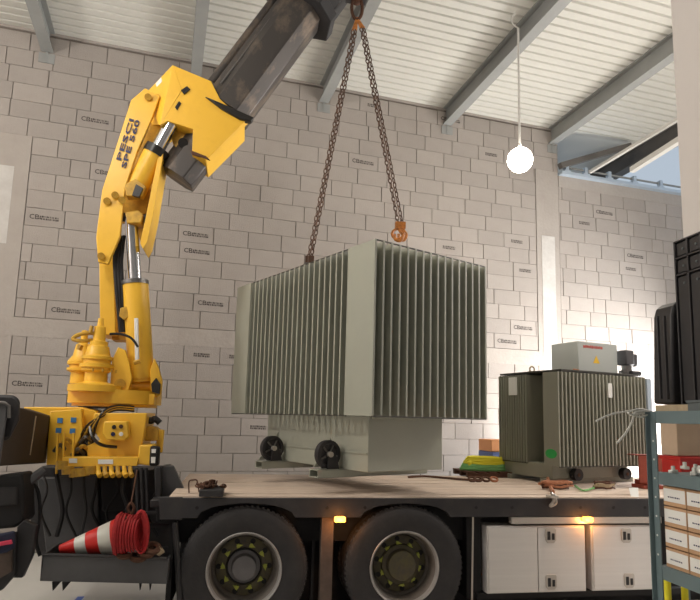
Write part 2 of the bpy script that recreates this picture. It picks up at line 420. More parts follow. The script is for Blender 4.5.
# sixth: dark edge beam with a pale strut below the sky
t = thing('roof_beam', 'dark edge roof beam in front of the open sky', 'beam', WM @ Vector((bx[5], 0, roofz(0) - .3)), WA)
ib = ibeam(0, -15, 1.5, .34, .2).b
for v in ib.verts: v.co.z -= roofz(0) - .3
m_ = MB(); m_.b = ib; m_.build('beam_section', 'dark_beam', t, local=True)
# pale diagonal strut and channel between
def wl(px, py, off): # point on plane parallel to the wall, off metres before it, in world
    u, zz = PW(px, py, -off); return W0 + WU * u + WN * (-off) + Vector((0, 0, zz))
o = MB().cyl(wl(590, 172, .15), wl(690, 112, 2.3), .035, 4).build('roof_strut', 'tube_grey'); tag(o, 'thin pale steel strut rising right from the rail end', 'strut')
o = MB().cyl(wl(632, 170, .9), wl(700, 127, 2.4), .06, 4).build('batten_lamp', 'tube_grey'); tag(o, 'pale grey batten light fitting under the dark edge beam', 'lamp')
o = MB().cyl(wl(560, 166, .1), wl(630, 146, .1), .07, 4).build('roof_tie', 'dark_beam'); tag(o, 'dark tie bar above the rail, between two roof beams', 'beam')
# rail along the lower wall top
MB().box(XSTEP, XR, -.006, .03, ZR - .21, ZR).build('top_bed', 'render_coat', wall, local=True)
tr = thing('cable_rail', 'galvanised cable rail along the top of the lowered wall', 'rail', WM @ Vector((7.5, -.06, ZR)), WA)
MB().box(5.93 - 7.5, 9.9 - 7.5, -.05, .1, 0, .05).build('channel', 'galvanised', tr, local=True)
MB().box(5.93 - 7.5, 9.9 - 7.5, .0, .02, .13, .16).build('upper_bar', 'beam_paint', tr, local=True)
clamp = MB().box(-.03, .03, -.04, .04, .05, .19).box(-.06, .06, -.05, .05, .05, .075).mesh('clamp', 'galvanised')
for u in (6.05, 6.45, 6.95, 7.5, 8.1, 8.75): put('clamp', clamp, tr, Matrix.Translation((u - 7.5, 0, 0)))
# right-hand white pillar
YP = 3.7
a0 = P(671, 0, YP + .35); a1 = P(683, 236, YP + .35)
struct(MB().box((a0.x + a1.x) / 2, (a0.x + a1.x) / 2 + 1.0, YP, YP + .35, 0, 6.9).build('wall_right', 'white_wall'))
# pendant lamp hanging from the fourth beam
YL = PZ(517, 28, 6.64).y; d = ray(520, 160); LB = CAM + d * (YL / d.y)
lt = thing('pendant_lamp', 'glowing round pendant lamp hanging on a thin rod from a roof beam', 'lamp', LB)
sph = MB(); bmesh.ops.create_uvsphere(sph.b, u_segments=24, v_segments=14, radius=.15, matrix=Matrix.Translation(LB)); sph.build('bulb', 'bulb', lt)
topz = P(517, 28, YL)
MB().tube([LB + Vector((0, 0, .1)), Vector((LB.x, LB.y, topz.z))], .014, 8).build('rod', 'tube_grey', lt)
MB().cyl(LB + Vector((0, 0, .09)), LB + Vector((0, 0, .2)), .035, 12, .02).build('socket', 'tube_grey', lt)
MB().tube(sm([Vector((LB.x, LB.y, topz.z)), P(513, 24, YL), P(512, 18, YL), P(516, 12, YL)]), .01, 6).build('hook', 'tube_grey', lt)
l = bpy.data.lights.new('pendant_light', 'POINT'); l.energy = 110; l.color = (1, .88, .74); l.shadow_soft_size = .12
o = bpy.data.objects.new('pendant_light', l); COL.objects.link(o); o.location = LB + Vector((0, -.0, -.16))
# ================================================================== TRUCK
YT = 5.05; XA = P(182, 499, YT).x; XB = 5.2; ZD = 1.10; YB = 6.95
trk = thing('flatbed_truck', 'dark flatbed lorry with a worn wooden deck carrying the transformers', 'truck', (2.0, 5.9, 0))
def Xp(px, py=505, Y=YT): return P(px, py, Y).x
WC = [(P(244, 575, YT).x, .53), (P(405.5, 567.5, YT).x, .53)]
# side rail with wheel arches
pts = [(XA, ZD), (XB, ZD)]; pts = [Vector((XB, YT, ZD)), Vector((XB, YT, ZD - .155))]
for wx, wz in reversed(WC):
    for i in range(9):
        a = math.pi * i / 8; pts.append(Vector((wx + .39 * math.cos(a) * 1.0, YT, ZD - .155 + .115 * math.sin(a))))
pts += [Vector((XA, YT, ZD - .155)), Vector((XA, YT, ZD))]
rail = MB().prism(pts, (0, .06, 0)).build('side_rail', 'rail_steel', trk, bevel=.004)
hole = MB().cyl((0, -.003, 0), (0, .02, 0), .014, 10).mesh('rail_hole', 'under_black')
x = Xp(197); k = 0
for px in (197, 327, 365, 476, 512, 580.5, 613.5, 645): put('rail_hole', hole, rail, Matrix.Translation(Vector((Xp(px, 507), YT, ZD - .075)) - WMX[rail.name].translation))
# planks
npk = 11; pw = (YB - YT - .02) / npk
pk = MB().box(-(XB - XA) / 2 - .1, (XB - XA) / 2 + .1, -pw / 2 + .003, pw / 2 - .003, -.03, 0).mesh('plank', 'deck_wood', smooth=False)
for i in range(npk):
    put('plank', pk, trk, Matrix.Translation(Vector(((XA + XB) / 2, YT + .02 + pw * (i + .5), ZD + .012 + rng.uniform(-.002, .002))) - Vector((2.0, 5.9, 0))))
MB().box(XA - .1, XB, YB, YB + .05, ZD - .15, ZD + .01).build('side_rail', 'rail_steel', trk)
MB().box(XA - .1, XB, 5.25, 5.4, .72, 1.0).box(XA - .1, XB, 6.5, 6.65, .72, 1.0).build('chassis_beam', 'under_black', trk)
MB().box(XA - .05, 5.0, 5.75, 5.8, .0, 1.06).build('underbody_shade', 'under_black', trk)  # black sheet standing in for the deep shade under the deck
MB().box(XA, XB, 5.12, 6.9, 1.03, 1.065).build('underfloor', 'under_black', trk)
for wx, wz in WC: MB().cyl((wx, 5.3, wz), (wx, 6.8, wz), .09, 12).build('axle', 'under_black', trk)
# front end of the deck
MB().hull([P(158, 497, YT), P(183, 497, YT), P(160, 520, YT), P(182, 520, YT), P(158, 497, 5.3), P(183, 497, 5.3), P(160, 520, 5.3), P(182, 520, 5.3)]).build('front_corner_plate', 'rail_steel', trk, bevel=.006)
MB().tube([P(175, 522, 5.08), P(180, 600, 5.08), P(181, 640, 5.08)], .025, 8).build('mudflap_rod', 'black_steel', trk)
MB().box(Xp(167, 560), Xp(172, 560), 5.1, 5.6, .25, .93).build('mud_flap', 'under_black', trk)
# vertical members between the wheels and boxes
MB().box(Xp(321, 560), Xp(333, 560), YT + .02, YT + .12, .2, .945).build('stake_pocket', 'mud_brown', trk)
MB().box(Xp(316, 560), Xp(319, 560), YT + .3, YT + .36, .2, .945).build('hanger', 'black_steel', trk)
MB().tube([P(473, 517, YT), P(472, 600, YT), P(472, 640, YT)], .008, 6).build('trim_wire', 'alu', trk)
MB().box(Xp(471, 560), Xp(486, 560), YT + .1, YT + .5, .25, .945).build('bracket_panel', 'under_black', trk)
al = MB().box(Xp(511), Xp(660), YT - .01, YT + .05, P(560, 523.5, YT).z, ZD - .157).build('aluminium_strip', 'alu', trk)
for px in (340, 588):
    p = P(px, 519.5, YT - .03); b = MB().box(p.x - .045, p.x + .045, p.y - .02, p.y + .03, p.z - .022, p.z + .022).build('marker_lamp', 'amber', trk, bevel=.01, label='lit amber side marker lamp')
    l = bpy.data.lights.new('marker_glow', 'POINT'); l.energy = 2.0; l.color = (1, .4, .1); l.shadow_soft_size = .03
    o = bpy.data.objects.new('marker_glow', l); COL.objects.link(o); o.location = p + Vector((0, -.06, -.02))
# stainless tool boxes
def latch(parent, c):
    f = MB().prism([c + Vector((.055 * a, 0, .065 * b_)) for a, b_ in [(-1, -.7), (-.7, -1), (.7, -1), (1, -.7), (1, .8), (.8, 1), (-.8, 1), (-1, .8)]], (0, -.008, 0)).build('latch', 'alu', parent, bevel=.003, label='paddle latch')
    MB().box(c.x - .032, c.x - .006, c.y - .012, c.y - .009, c.z - .035, c.z + .035).box(c.x + .008, c.x + .034, c.y - .012, c.y - .009, c.z - .035, c.z + .035).build('latch_recess', 'black_steel', f) if False else None
    return f
def toolbox(x0, x1, seam, lat):
    z1 = P(540, 526, YT).z; z0 = P(540, 593, YT).z
    bx_ = MB().box(x0, x1, YT + .015, YT + .5, z0, z1).build('tool_box', 'stainless', trk, bevel=.006)
    segs = [(x0 + .012, seam - .004), (seam + .004, x1 - .012)] if seam else [(x0 + .012, x1 - .012)]
    for a, b_ in segs: MB().box(a, b_, YT, YT + .017, z0 + .012, z1 - .012).build('door', 'stainless', bx_, bevel=.004)
    for px, py in lat:
        c = P(px, py, YT - .001)
        MB().prism([c + Vector((.05 * a, 0, .062 * b_)) for a, b_ in [(-1, -.6), (-.6, -1), (.6, -1), (1, -.6), (1, .8), (.8, 1), (-.8, 1), (-1, .8)]], (0, -.008, 0)).build('latch_plate', 'alu', bx_, bevel=.002)
        MB().box(c.x - .034, c.x - .006, c.y - .013, c.y - .007, c.z - .036, c.z + .036).box(c.x + .008, c.x + .034, c.y - .013, c.y - .007, c.z - .036, c.z + .02).build('latch_recess', 'black_steel', bx_, bevel=.003)
    return bx_
toolbox(Xp(487.5, 560), Xp(586.5, 560), Xp(538, 560), [(550.5, 535.5), (551, 582)])
toolbox(Xp(592.5, 560), Xp(660, 560), None, [(626, 535.5), (629, 580.5)])
MB().box(Xp(480, 560), 4.6, YT + .06, YT + .12, P(540, 600, YT).z, P(540, 594, YT).z).build('lower_bar', 'under_black', trk)
# wheels
ty = [(.285, .0), (.305, -.03), (.36, -.045), (.42, -.05), (.47, -.045), (.485, -.035), (.487, -.028), (.50, -.02), (.508, .0), (.51, .08), (.503, .085), (.503, .095), (.51, .1), (.51, .17), (.503, .175), (.503, .185), (.51, .19), (.505, .25), (.47, .29), (.36, .3), (.285, .27)]
rim = [(.292, .0), (.302, -.03), (.296, -.037), (.286, -.03), (.278, .0), (.268, .012), (.28, .03)]
barrel = [(.276, .0), (.268, .012), (.262, .06), (.258, .14), (.235, .165), (.15, .17), (.15, .20), (.25, .2), (.29, .25)]
barrel_me = MB().lathe((0, 0, 0), (0, 1, 0), barrel, 64, ring=True).mesh('rim_barrel', 'rim_barrel')
tread = MB().lathe((0, 0, 0), (0, 1, 0), ty, 72, ring=True)
for i in range(72):
    a = 2 * math.pi * i / 72; m_ = Matrix.Rotation(a, 4, 'Y')
    tread.box(-.012, .012, -.02, .06, .49, .5105, m_)
tyre_me = tread.mesh('tyre', 'rubber')
rim_me = MB().lathe((0, 0, 0), (0, 1, 0), rim, 64, ring=True).mesh('wheel', 'rim_steel')
disc_me = MB().lathe((0, 0, 0), (0, 1, 0), [(.235, .150), (.22, .143), (.15, .143), (.14, .17), (.235, .17)], 48, ring=True).mesh('wheel_disc', 'rim_dark')
hub_me = MB().lathe((0, 0, 0), (0, 1, 0), [(.135, .17), (.13, .13), (.105, .12), (.10, .07), (.095, .06), (.0, .055)][::-1], 32).mesh('hub_cap', 'hub_grey')
boss_me = MB().lathe((0, 0, 0), (0, 1, 0), [(.001, .139), (.143, .139), (.143, .16), (.001, .16)], 32).mesh('hub_ring', 'under_black')
nut_me = MB().cyl((0, .15, 0), (0, .115, 0), .017, 6).hull([Vector((-.019, .128, -.014)), Vector((.019, .128, -.014)), Vector((0, .128, .036)), Vector((-.019, .118, -.014)), Vector((.019, .118, -.014)), Vector((0, .118, .036))]).mesh('nut_indicator', 'nut_green')
hole_me = MB().lathe((0, .141, 0), (0, 1, 0), [(.001, 0), (.022, 0), (.022, .01), (.001, .01)], 14).mesh('hand_hole', 'under_black')
for k, (wx, wz) in enumerate(WC):
    wh = put('wheel', rim_me, trk, Matrix.Translation((wx - 2.0, YT + .05 - 5.9 + .03 * 0, wz)) @ Matrix.Rotation(R(11 * k), 4, 'Y'))
    put('tyre', tyre_me, wh, Matrix()); put('rim_barrel', barrel_me, wh, Matrix()); put('wheel_disc', disc_me, wh, Matrix()); put('hub_ring', boss_me, wh, Matrix())
    hc = put('hub_cap', hub_me, wh, Matrix() if k == 0 else Matrix.Diagonal((1.25, .8, 1.25, 1)))
    if k == 1: hc.data = hub_me.copy(); hc.data.materials[0] = MAT['rim_dark']
    for i in range(10):
        a = 2 * math.pi * (i + .5) / 10
        put('nut_indicator', nut_me, wh, Matrix.Rotation(a, 4, 'Y') @ Matrix.Translation((0, 0, .172)) @ Matrix.Rotation(R(90 + rng.uniform(-15, 15)), 4, 'Y'))
        put('hand_hole', hole_me, wh, Matrix.Rotation(a, 4, 'Y') @ Matrix.Translation((0, 0, .207)) @ Matrix.Diagonal((1, 1, 1, 1)))
    # inner dual tyre
    put('inner_tyre', tyre_me, wh, Matrix.Translation((0, .34, 0)))
# ================================================================== TRANSFORMERS
def transformer(name, label, o, ang, zf, zb, H, tank, ztank, banks, tm, cover, zc):
    """banks: (axis 'x'/'y', outer coordinate, inner coordinate, start, end, count); local frame"""
    t = thing(name, label, 'transformer', (o[0], o[1], zf), ang)
    x0, x1, y0, y1 = tank; zt = zb + H
    MB().box(x0, x1, y0, y1, ztank - zf, zc - zf).build('tank', tm, t, local=True, bevel=.006)
    for ax, out, inn, s0, s1, n in banks:
        D = abs(inn - out); sg = 1 if inn > out else -1
        th = .018
        if ax == 'x':   # fins stacked along local x, standing out along y
            f = MB().box(-th / 2, th / 2, 0, D * sg, 0, H).mesh('cooling_fin', tm, smooth=False)
            for i in range(n): put('cooling_fin', f, t, Matrix.Translation((s0 + (s1 - s0) * i / (n - 1), out, zb - zf)))
            MB().box(s0, s1, out + .012 * sg - .004, out + .012 * sg + .004, H + zb - zf - .004, H + zb - zf + .006).build('fin_rod', 'tdark', t, local=True)
            MB().box(s0, s1, out, out + .02 * sg, zb - zf - .008, zb - zf + .004).build('lower_rod', 'tdark', t, local=True)
            MB().box(s0, s1, inn - .01 * sg, inn + .01 * sg, zb - zf, zb - zf + H).build('fin_back', 'tdark' if 0 else tm, t, local=True)
        else:
            f = MB().box(0, D * sg, -th / 2, th / 2, 0, H).mesh('cooling_fin', tm, smooth=False)
            for i in range(n): put('cooling_fin', f, t, Matrix.Translation((out, s0 + (s1 - s0) * i / (n - 1), zb - zf)))
            MB().box(out + .012 * sg - .004, out + .012 * sg + .004, s0, s1, H + zb - zf - .004, H + zb - zf + .006).build('fin_rod', 'tdark', t, local=True)
            MB().box(out, out + .02 * sg, s0, s1, zb - zf - .008, zb - zf + .004).build('lower_rod', 'tdark', t, local=True)
            MB().box(inn - .01 * sg, inn + .01 * sg, s0, s1, zb - zf, zb - zf + H).build('fin_back', tm, t, local=True)
    MB().box(cover[0], cover[1], cover[2], cover[3], zc - zf, zc - zf + .02).build('tank_cover', 'tdark' if tm == 'tgreen2' else tm, t, local=True, bevel=.003)
    return t
A1 = R(26.34); O1 = (.843, 4.843); ZF = 1.262
t1 = transformer('large_transformer', 'large grey-green finned oil transformer hanging from chains above the deck', O1, A1, ZF, 1.783, 1.40, (.30, 1.02, .02, 1.80), 1.76,
    [('x', -.338, .02, 0, 1.303, 16), ('y', 0, .30, .03, 1.80, 21), ('x', 2.13, 1.80, 0, 1.303, 16), ('y', 1.303, 1.02, .03, 1.80, 21)], 'tgreen', (.27, 1.05, -.01, 1.83), 3.165)
# lower tank with rails and castors
lo = MB().box(.27, 1.14, .05, 1.80, 1.315 - ZF, 1.783 - ZF).build('lower_tank', 'tgreen', t1, local=True, bevel=.006)
def castor(parent, x, y, z, r=.122):
    c = Vector((x, y, z + r * 1.02)); ax = (0, 1, 0)
    w_ = MB().lathe(c, ax, [(.001, -.018), (r * .3, -.022), (r * .35, -.012), (r * .70, -.012), (r * .76, -.03), (r, -.026), (r, .026), (r * .78, .03), (.001, .02)], 28).build('castor_wheel', 'black_steel', parent, local=True, loc=c)
    MB().cyl(Vector((0, -.06, 0)), Vector((0, .03, 0)), r * .2, 12).build('hub', 'alu', w_, local=True)
    sp = MB()
    for i in range(5):
        m_ = Matrix.Rotation(i * math.pi * .4 + .5, 4, 'Y'); sp.box(-.007, .007, -.024, -.006, r * .2, r * .75, m_)
    sp.build('spoke_star', 'steel_dull', w_, local=True)
    MB().prism([(x - .03, y - .045, z), (x + .10, y - .045, z), (x + .05, y - .045, z + r * 1.2), (x - .02, y - .045, z + r * 1.15)], (0, .01, 0)).build('castor_fork', 'black_steel', parent, local=True)
    MB().prism([(x - .03, y + .045, z), (x + .10, y + .045, z), (x + .05, y + .045, z + r * 1.2), (x - .02, y + .045, z + r * 1.15)], (0, .01, 0)).build('castor_fork', 'black_steel', parent, local=True)
for y in (.43, 1.42):
    MB().box(-.02, 1.25, y - .07, y + .07, .05, .058).box(-.02, 1.25, y - .07, y - .062, -.01, .058).box(-.02, 1.25, y + .062, y + .07, -.01, .058).box(-.02, 1.25, y - .07, y + .07, -.012, -.004).build('base_rail', 'tgreen', t1, local=True)
    castor(t1, .12, y, .058)
MB().prism([(.05, 1.56, .058), (.27, 1.56, .058), (.27, 1.56, .34)], (0, .012, 0)).build('gusset', 'tgreen', t1, local=True)
MB().prism([(.09, .60, .058), (.27, .60, .058), (.27, .60, .32)], (0, .012, 0)).build('gusset', 'tgreen', t1, local=True)
MB().box(-.008, .0, -.12, -.04, 1.72, 1.755).build('name_plate', 'tdark', t1, local=True)
MB().box(.26, .27, .06, 1.79, .2, .21).build('weld_bead', 'tgreen', t1, local=True)
T1M = WMX[t1.name]
# --- second transformer standing on the deck
A2 = .261; O2 = (3.31, 5.91); Z2 = ZD + .014
t2 = transformer('small_transformer', 'smaller olive-grey finned transformer standing on the deck, terminal box on top', O2, A2, Z2, 1.312, 1.0, (.34, 1.20, .2, 1.0), Z2 + .2,
    [('x', 0, .225, 0, 1.32, 25), ('y', .06, .36, .58, 1.05, 12)], 'tgreen2', (.1, 1.30, .06, 1.08), 2.33)
MB().box(.08, 1.22, .2, 1.02, .05, .21).build('lower_tank', 'tgreen2', t2, local=True, bevel=.006)
for y in (.28, .86):
    MB().box(.02, 1.34, y - .05, y + .05, 0, .05).build('base_rail', 'tgreen2', t2, local=True)
for x in (.36, 1.10): 
    c = MB().cyl((x, .1, .10), (x, .17, .10), .065, 20).build('castor_wheel', 'black_steel', t2, local=True); MB().cyl((x, .095, .10), (x, .17, .10), .02, 10).build('axle_pin', 'rust', t2, local=True)
M2 = WMX[t2.name]
tb = MB().box(.50, 1.12, .20, .62, 2.35 - Z2, 2.70 - Z2).build('terminal_box', 'box_grey', t2, local=True, bevel=.006)
MB().prism([(.64, .216, 2.455 - Z2), (.72, .216, 2.455 - Z2), (.68, .216, 2.525 - Z2)], (0, .003, 0)).build('warning_triangle', 'warn_yellow', tb, local=False) if 0 else None
wt = MB().prism([M2 @ Vector(q) for q in [(.73, .197, 2.46 - Z2), (.83, .197, 2.46 - Z2), (.78, .197, 2.55 - Z2)]], WMX[t2.name].to_3x3() @ Vector((0, .003, 0))).build('warning_triangle', 'warn_yellow', tb, label='yellow electric shock warning triangle')
bolt = MB().prism([M2 @ Vector(q) for q in [(.655, .215, 2.51 - Z2), (.637, .215, 2.478 - Z2), (.648, .215, 2.478 - Z2), (.643, .215, 2.45 - Z2), (.665, .215, 2.487 - Z2), (.653, .215, 2.487 - Z2)]], WMX[t2.name].to_3x3() @ Vector((0, .002, 0))).build('warning_bolt', 'tdark', tb) if 0 else None
tl = text_mesh('TRANSFORMATEUR', .05, 'text_red', .0008) if 0 else None
b = MB(); r_ = random.Random(2); x = .58
while x < .88:
    l = r_.uniform(.01, .026); b.box(x, x + l, .196, .199, 2.645 - Z2 - r_.uniform(.012, .018), 2.645 - Z2 + r_.uniform(.012, .018), M2); x += l + .007
b.build('print', 'text_red', tb, label='faded red print')
MB().cyl(M2 @ Vector((.42, .12, 2.355 - Z2)), M2 @ Vector((.42, .2, 2.37 - Z2)), .01, 8).build('bolt', 'strap_orange', t2)
rel = MB().box(1.17, 1.31, .12, .26, 2.46 - Z2, 2.64 - Z2).box(1.30, 1.38, .13, .24, 2.45 - Z2, 2.60 - Z2).build('relay_housing', 'black_plastic2', t2, local=True, bevel=.015)
MB().cyl((1.26, .19, 2.35 - Z2), (1.26, .19, 2.46 - Z2), .06, 16).box(1.16, 1.37, .16, .22, 2.37 - Z2, 2.40 - Z2).build('valve', 'steel_dull', t2, local=True)
MB().cyl((1.22, .1, 2.365 - Z2), (1.36, .1, 2.365 - Z2), .03, 10).build('cover_bolt', 'black_steel', t2, local=True)
for px, py in ((530, 366),):
    MB().tube([(.18 + .035 * math.cos(a), .6, 2.38 - Z2 + .035 * math.sin(a)) for a in [i * math.pi / 6 for i in range(12)]], .009, 6, close=True).box(.14, .22, .58, .62, 2.345 - Z2, 2.36 - Z2).build('lifting_eye', 'strap_beige', t2, local=True)
MB().prism([M2 @ Vector((-.011, .12 + .085 * math.cos(q), 1.44 - Z2 + .05 * math.sin(q))) for q in [2 * math.pi * i_ / 20 for i_ in range(20)]], M2.to_3x3() @ Vector((.003, 0, 0))).build('green_sticker', 'sticker_green', t2, label='round green sticker')
MB().box(.05, .058, .72, .86, 2.08 - Z2, 2.29 - Z2).build('paper_tag', 'white_label', t2, local=True)
MB().box(.72, .78, -.01, -.004, 2.06 - Z2, 2.22 - Z2, Matrix.Rotation(.0, 4, 'Y')).build('paper_tag', 'white_label', t2, local=True)
MB().box(1.33, 1.40, -.02, .06, 1.25 - Z2, 2.30 - Z2).build('corner_post', 'galvanised', t2, local=True)
# ================================================================== CHAIN SLING
HK = P(357, 8, 6.0)
sl = thing('chain_sling', 'four-leg rusty lifting chain holding the hanging transformer', 'chain sling', HK)
def link_chain(a, b, parent, name='chain', pitch=.052):
    a = Vector(a); b = Vector(b); L = (b - a).length; n = int(L / pitch); d = (b - a) / n; mb_ = MB(); q = d.normalized().to_track_quat('X', 'Z').to_matrix().to_4x4()
    for i in range(n):
        c = a + d * (i + .5); m_ = Matrix.Translation(c) @ q @ Matrix.Rotation((i % 2) * math.pi / 2 + .6, 4, 'X')
        pts = []
        for k in range(10):
            t = 2 * math.pi * k / 10; pts.append(m_ @ Vector((math.cos(t) * pitch * .62, math.sin(t) * .017, 0)))
        mb_.tube(pts, .0062, 5, close=True)
    o = mb_.build(name, 'chain_steel', parent); return o
def wlocal(x, y, z): return T1M @ Vector((x, y, z - ZF))
an = [wlocal(.38, 1.6, 3.26), wlocal(.38, .95, 3.26), P(397, 236, 5.75), P(402, 238, 6.05)]
an = [P(308, 259, 6.25), P(311, 259, 6.0), P(398.5, 225, 5.6), P(402.5, 225, 5.85)]
tops = [P(353, 30, 6.0), P(356, 30, 6.0), P(361, 28, 6.0), P(364, 28, 6.0)]
for a_, t_ in zip(an, tops): link_chain(t_, a_, sl)
MB().tube([HK + Vector((.06 * math.cos(q), 0, .14 * math.sin(q))) for q in [i * math.pi / 8 for i in range(16)]], .018, 8, close=True).build('master_link', 'rust', sl)
for t_ in tops: MB().tube([HK + Vector((0, 0, -.12)), t_], .014, 6).build('coupling', 'hook_orange', sl)
def hook(p, parent, hm='hook_orange'):
    b_ = MB().tube(sm([p + Vector((0, 0, .02)), p + Vector((.01, 0, -.05)), p + Vector((.045, 0, -.10)), p + Vector((.02, 0, -.16)), p + Vector((-.03, 0, -.15)), p + Vector((-.04, 0, -.10))], 5), .016, 8)
    b_.box(p.x - .03, p.x + .03, p.y - .02, p.y + .02, p.z - .04, p.z + .03); b_.build('hook', hm, parent)
for i_, p in enumerate(an): hook(p, sl, 'hook_orange' if i_ > 1 else 'chain_steel')
MB().tube([P(308 + 5 * math.cos(q), 268 + 5 * math.sin(q), 6.2) for q in [i * math.pi / 6 for i in range(12)]], .012, 6, close=True).build('shackle', 'steel_dull', sl)
MB().tube([P(398 + 6 * math.cos(q), 234 + 5 * math.sin(q), 5.7) for q in [i * math.pi / 6 for i in range(12)]], .014, 6, close=True).build('shackle', 'hook_orange', sl)
# ================================================================== CRANE
CB = P(115, 404, 6.2)
cr = thing('loader_crane', 'yellow folding loader crane mounted behind the lorry cab', 'crane', (CB.x, 6.2, ZD))
def cyl_px(a, b, Ya, Yb, wpx, name, m, parent=cr, n=24, w2=None):
    A = P(a[0], a[1], Ya); B = P(b[0], b[1], Yb); s = F / (A - CAM).dot(fw); 
    return MB().cyl(A, B, wpx / 2 / s, n, (w2 / 2 / s) if w2 else None).build(name, m, parent)
def lathe_px(cx, prof, Y, name, m, parent=cr, n=28):
    # prof: (half width px, y px) down the tower
    c = P(cx, prof[0][1], Y); s = F / (c - CAM).dot(fw); pr = []
    for hw, y in prof: pr.append((hw / s, P(cx, y, Y).z - c.z))
    return MB().lathe(c, (0, 0, 1), pr, n).build(name, m, parent)
# gear towers and slewing base
lathe_px(115, [(44, 391), (44, 404), (40, 404.5), (40, 407)][::-1], 6.25, 'slewing_ring', 'yellow')
MB().cyl(P(118, 408, 6.25), P(118, 404, 6.25), .36, 32).build('slewing_bearing', 'grease', cr)
gt = lathe_px(101, [(.5, 318), (2.5, 318.5), (3, 326), (5.5, 327), (6, 341), (8.5, 342), (8.5, 346), (10, 347), (12, 356), (14.5, 357), (14.5, 360), (12.8, 360.5), (12.8, 364), (16, 364.5), (16, 368), (14, 368.5), (14, 371), (10.5, 373), (11, 382), (16, 384), (20, 385), (25, 385.5), (25, 392), (2, 392)], 5.95, 'gearbox_tower', 'yellow')
g2 = lathe_px(85, [(.5, 330), (3, 331), (3.5, 343), (7, 345), (9, 356), (12, 360), (13.5, 362), (13.5, 365), (11.5, 365.5), (11.5, 368), (13.5, 368.5), (13.5, 371), (9.5, 373), (10, 384), (2, 384)], 6.2, 'gearbox_tower', 'yellow')
for k in range(10):
    a = 2 * math.pi * k / 10; c = P(101, 371.5, 5.95); MB().cyl(c + Vector((.135 * math.cos(a), .135 * math.sin(a), -.01)), c + Vector((.135 * math.cos(a), .135 * math.sin(a), .02)), .01, 6).build('bolt', 'yellow_dirty_shaded', gt)
MB().tube(sm([P(97, 334, 5.95), P(88, 333, 5.9), P(78, 335, 5.9), P(73, 339, 5.9), P(82, 341, 5.9), P(92, 340, 5.95)]), .018, 6).tube([P(90, 333, 5.9), P(92, 326, 5.9)], .02, 6).tube([P(81, 345, 6), P(79, 350, 6)], .03, 6).build('pipe_fitting', 'yellow_dirty_shaded', cr)
# column lugs
lug = [(128, 350), (132, 362), (135, 378), (131, 392), (124, 398), (116, 394), (113, 386), (115, 360), (121, 347)]
slab([(x - 3, y) for x, y in lug], 5.95, .06).build('lug_plate', 'yellow', cr, bevel=.006)
MB().cyl(P(120, 384, 5.93), P(120, 384, 6.1), .05, 16).build('pivot_pin', 'yellow_dirty_shaded', cr)
slab([(154, 358), (158, 366), (162, 380), (161, 394), (157, 398), (151, 396), (150, 370)], 6.05, .07).build('lug_plate', 'yellow', cr, bevel=.006)
MB().cyl(P(127, 386, 6.15), P(157, 386, 6.2), .065, 18).build('foot_pin', 'yellow', cr)
slab([(119, 394), (155, 394), (154, 405), (120, 405)], 6.0, .5).build('column_foot', 'yellow', cr, bevel=.01)
slab([(151, 384), (156, 378), (160, 384), (159, 394), (152, 392)], 6.0, .05).build('pin_guard', 'under_black', cr)
# lift cylinder: barrel, rod, clevis
cyl_px((141.5, 378), (135.5, 283), 6.15, 6.1, 25, 'cylinder_barrel', 'yellow')
cyl_px((141.5, 382), (141.3, 370), 6.15, 6.15, 22, 'barrel_foot', 'yellow')
cyl_px((135.3, 285), (135.1, 281), 6.1, 6.1, 26, 'gland', 'steel_dull')
cyl_px((135.3, 283), (131, 216), 6.1, 6.1, 12.5, 'cylinder_rod', 'chrome')
cyl_px((122, 217), (148, 219), 6.1, 6.1, 9, 'rod_pin', 'black_steel')
slab([(125, 212), (138, 210), (143, 214), (141, 223), (127, 223)], 6.0, .2).build('rod_eye', 'yellow_dirty_shaded', cr, bevel=.01)
MB().tube(sm([P(110, 334, 5.98), P(120, 334, 5.95), P(131, 338, 5.93), P(138, 347, 5.93)]), .012, 6).build('hose', 'under_black', cr)
slab([(134, 318), (138, 318), (139, 362), (135, 363)], 5.93, .03).build('level_tube', 'white_label', cr, bevel=.006)
MB().tube([P(134, 363, 5.93), P(140, 361, 5.93)], .02, 6).build('tube_end', 'yellow_dirty_shaded', cr)
# mast (lower part of the column)
slab([(100, 335), (99, 255), (113, 250), (116, 335)], 6.2, .35).build('mast', 'yellow', cr, bevel=.008)
slab([(112, 340), (113, 300), (124, 300), (126, 340)], 6.3, .2).build('mast_side', 'yellow_dirty_shaded', cr)
for k, (dx, r_) in enumerate([(0, .022), (4, .02), (8, .018)]):
    MB().tube(sm([P(116 + dx, 236, 6.15), P(115 + dx * .8, 262, 6.1), P(117 + dx * .7, 290, 6.08), P(119 + dx * .5, 312, 6.1), P(121 + dx * .3, 332, 6.1)]), r_, 8).build('hose', 'under_black', cr)
slab([(120, 308), (127, 306), (130, 316), (124, 320), (119, 316)], 6.02, .08).build('hose_clamp', 'yellow_dirty_shaded', cr, bevel=.008)
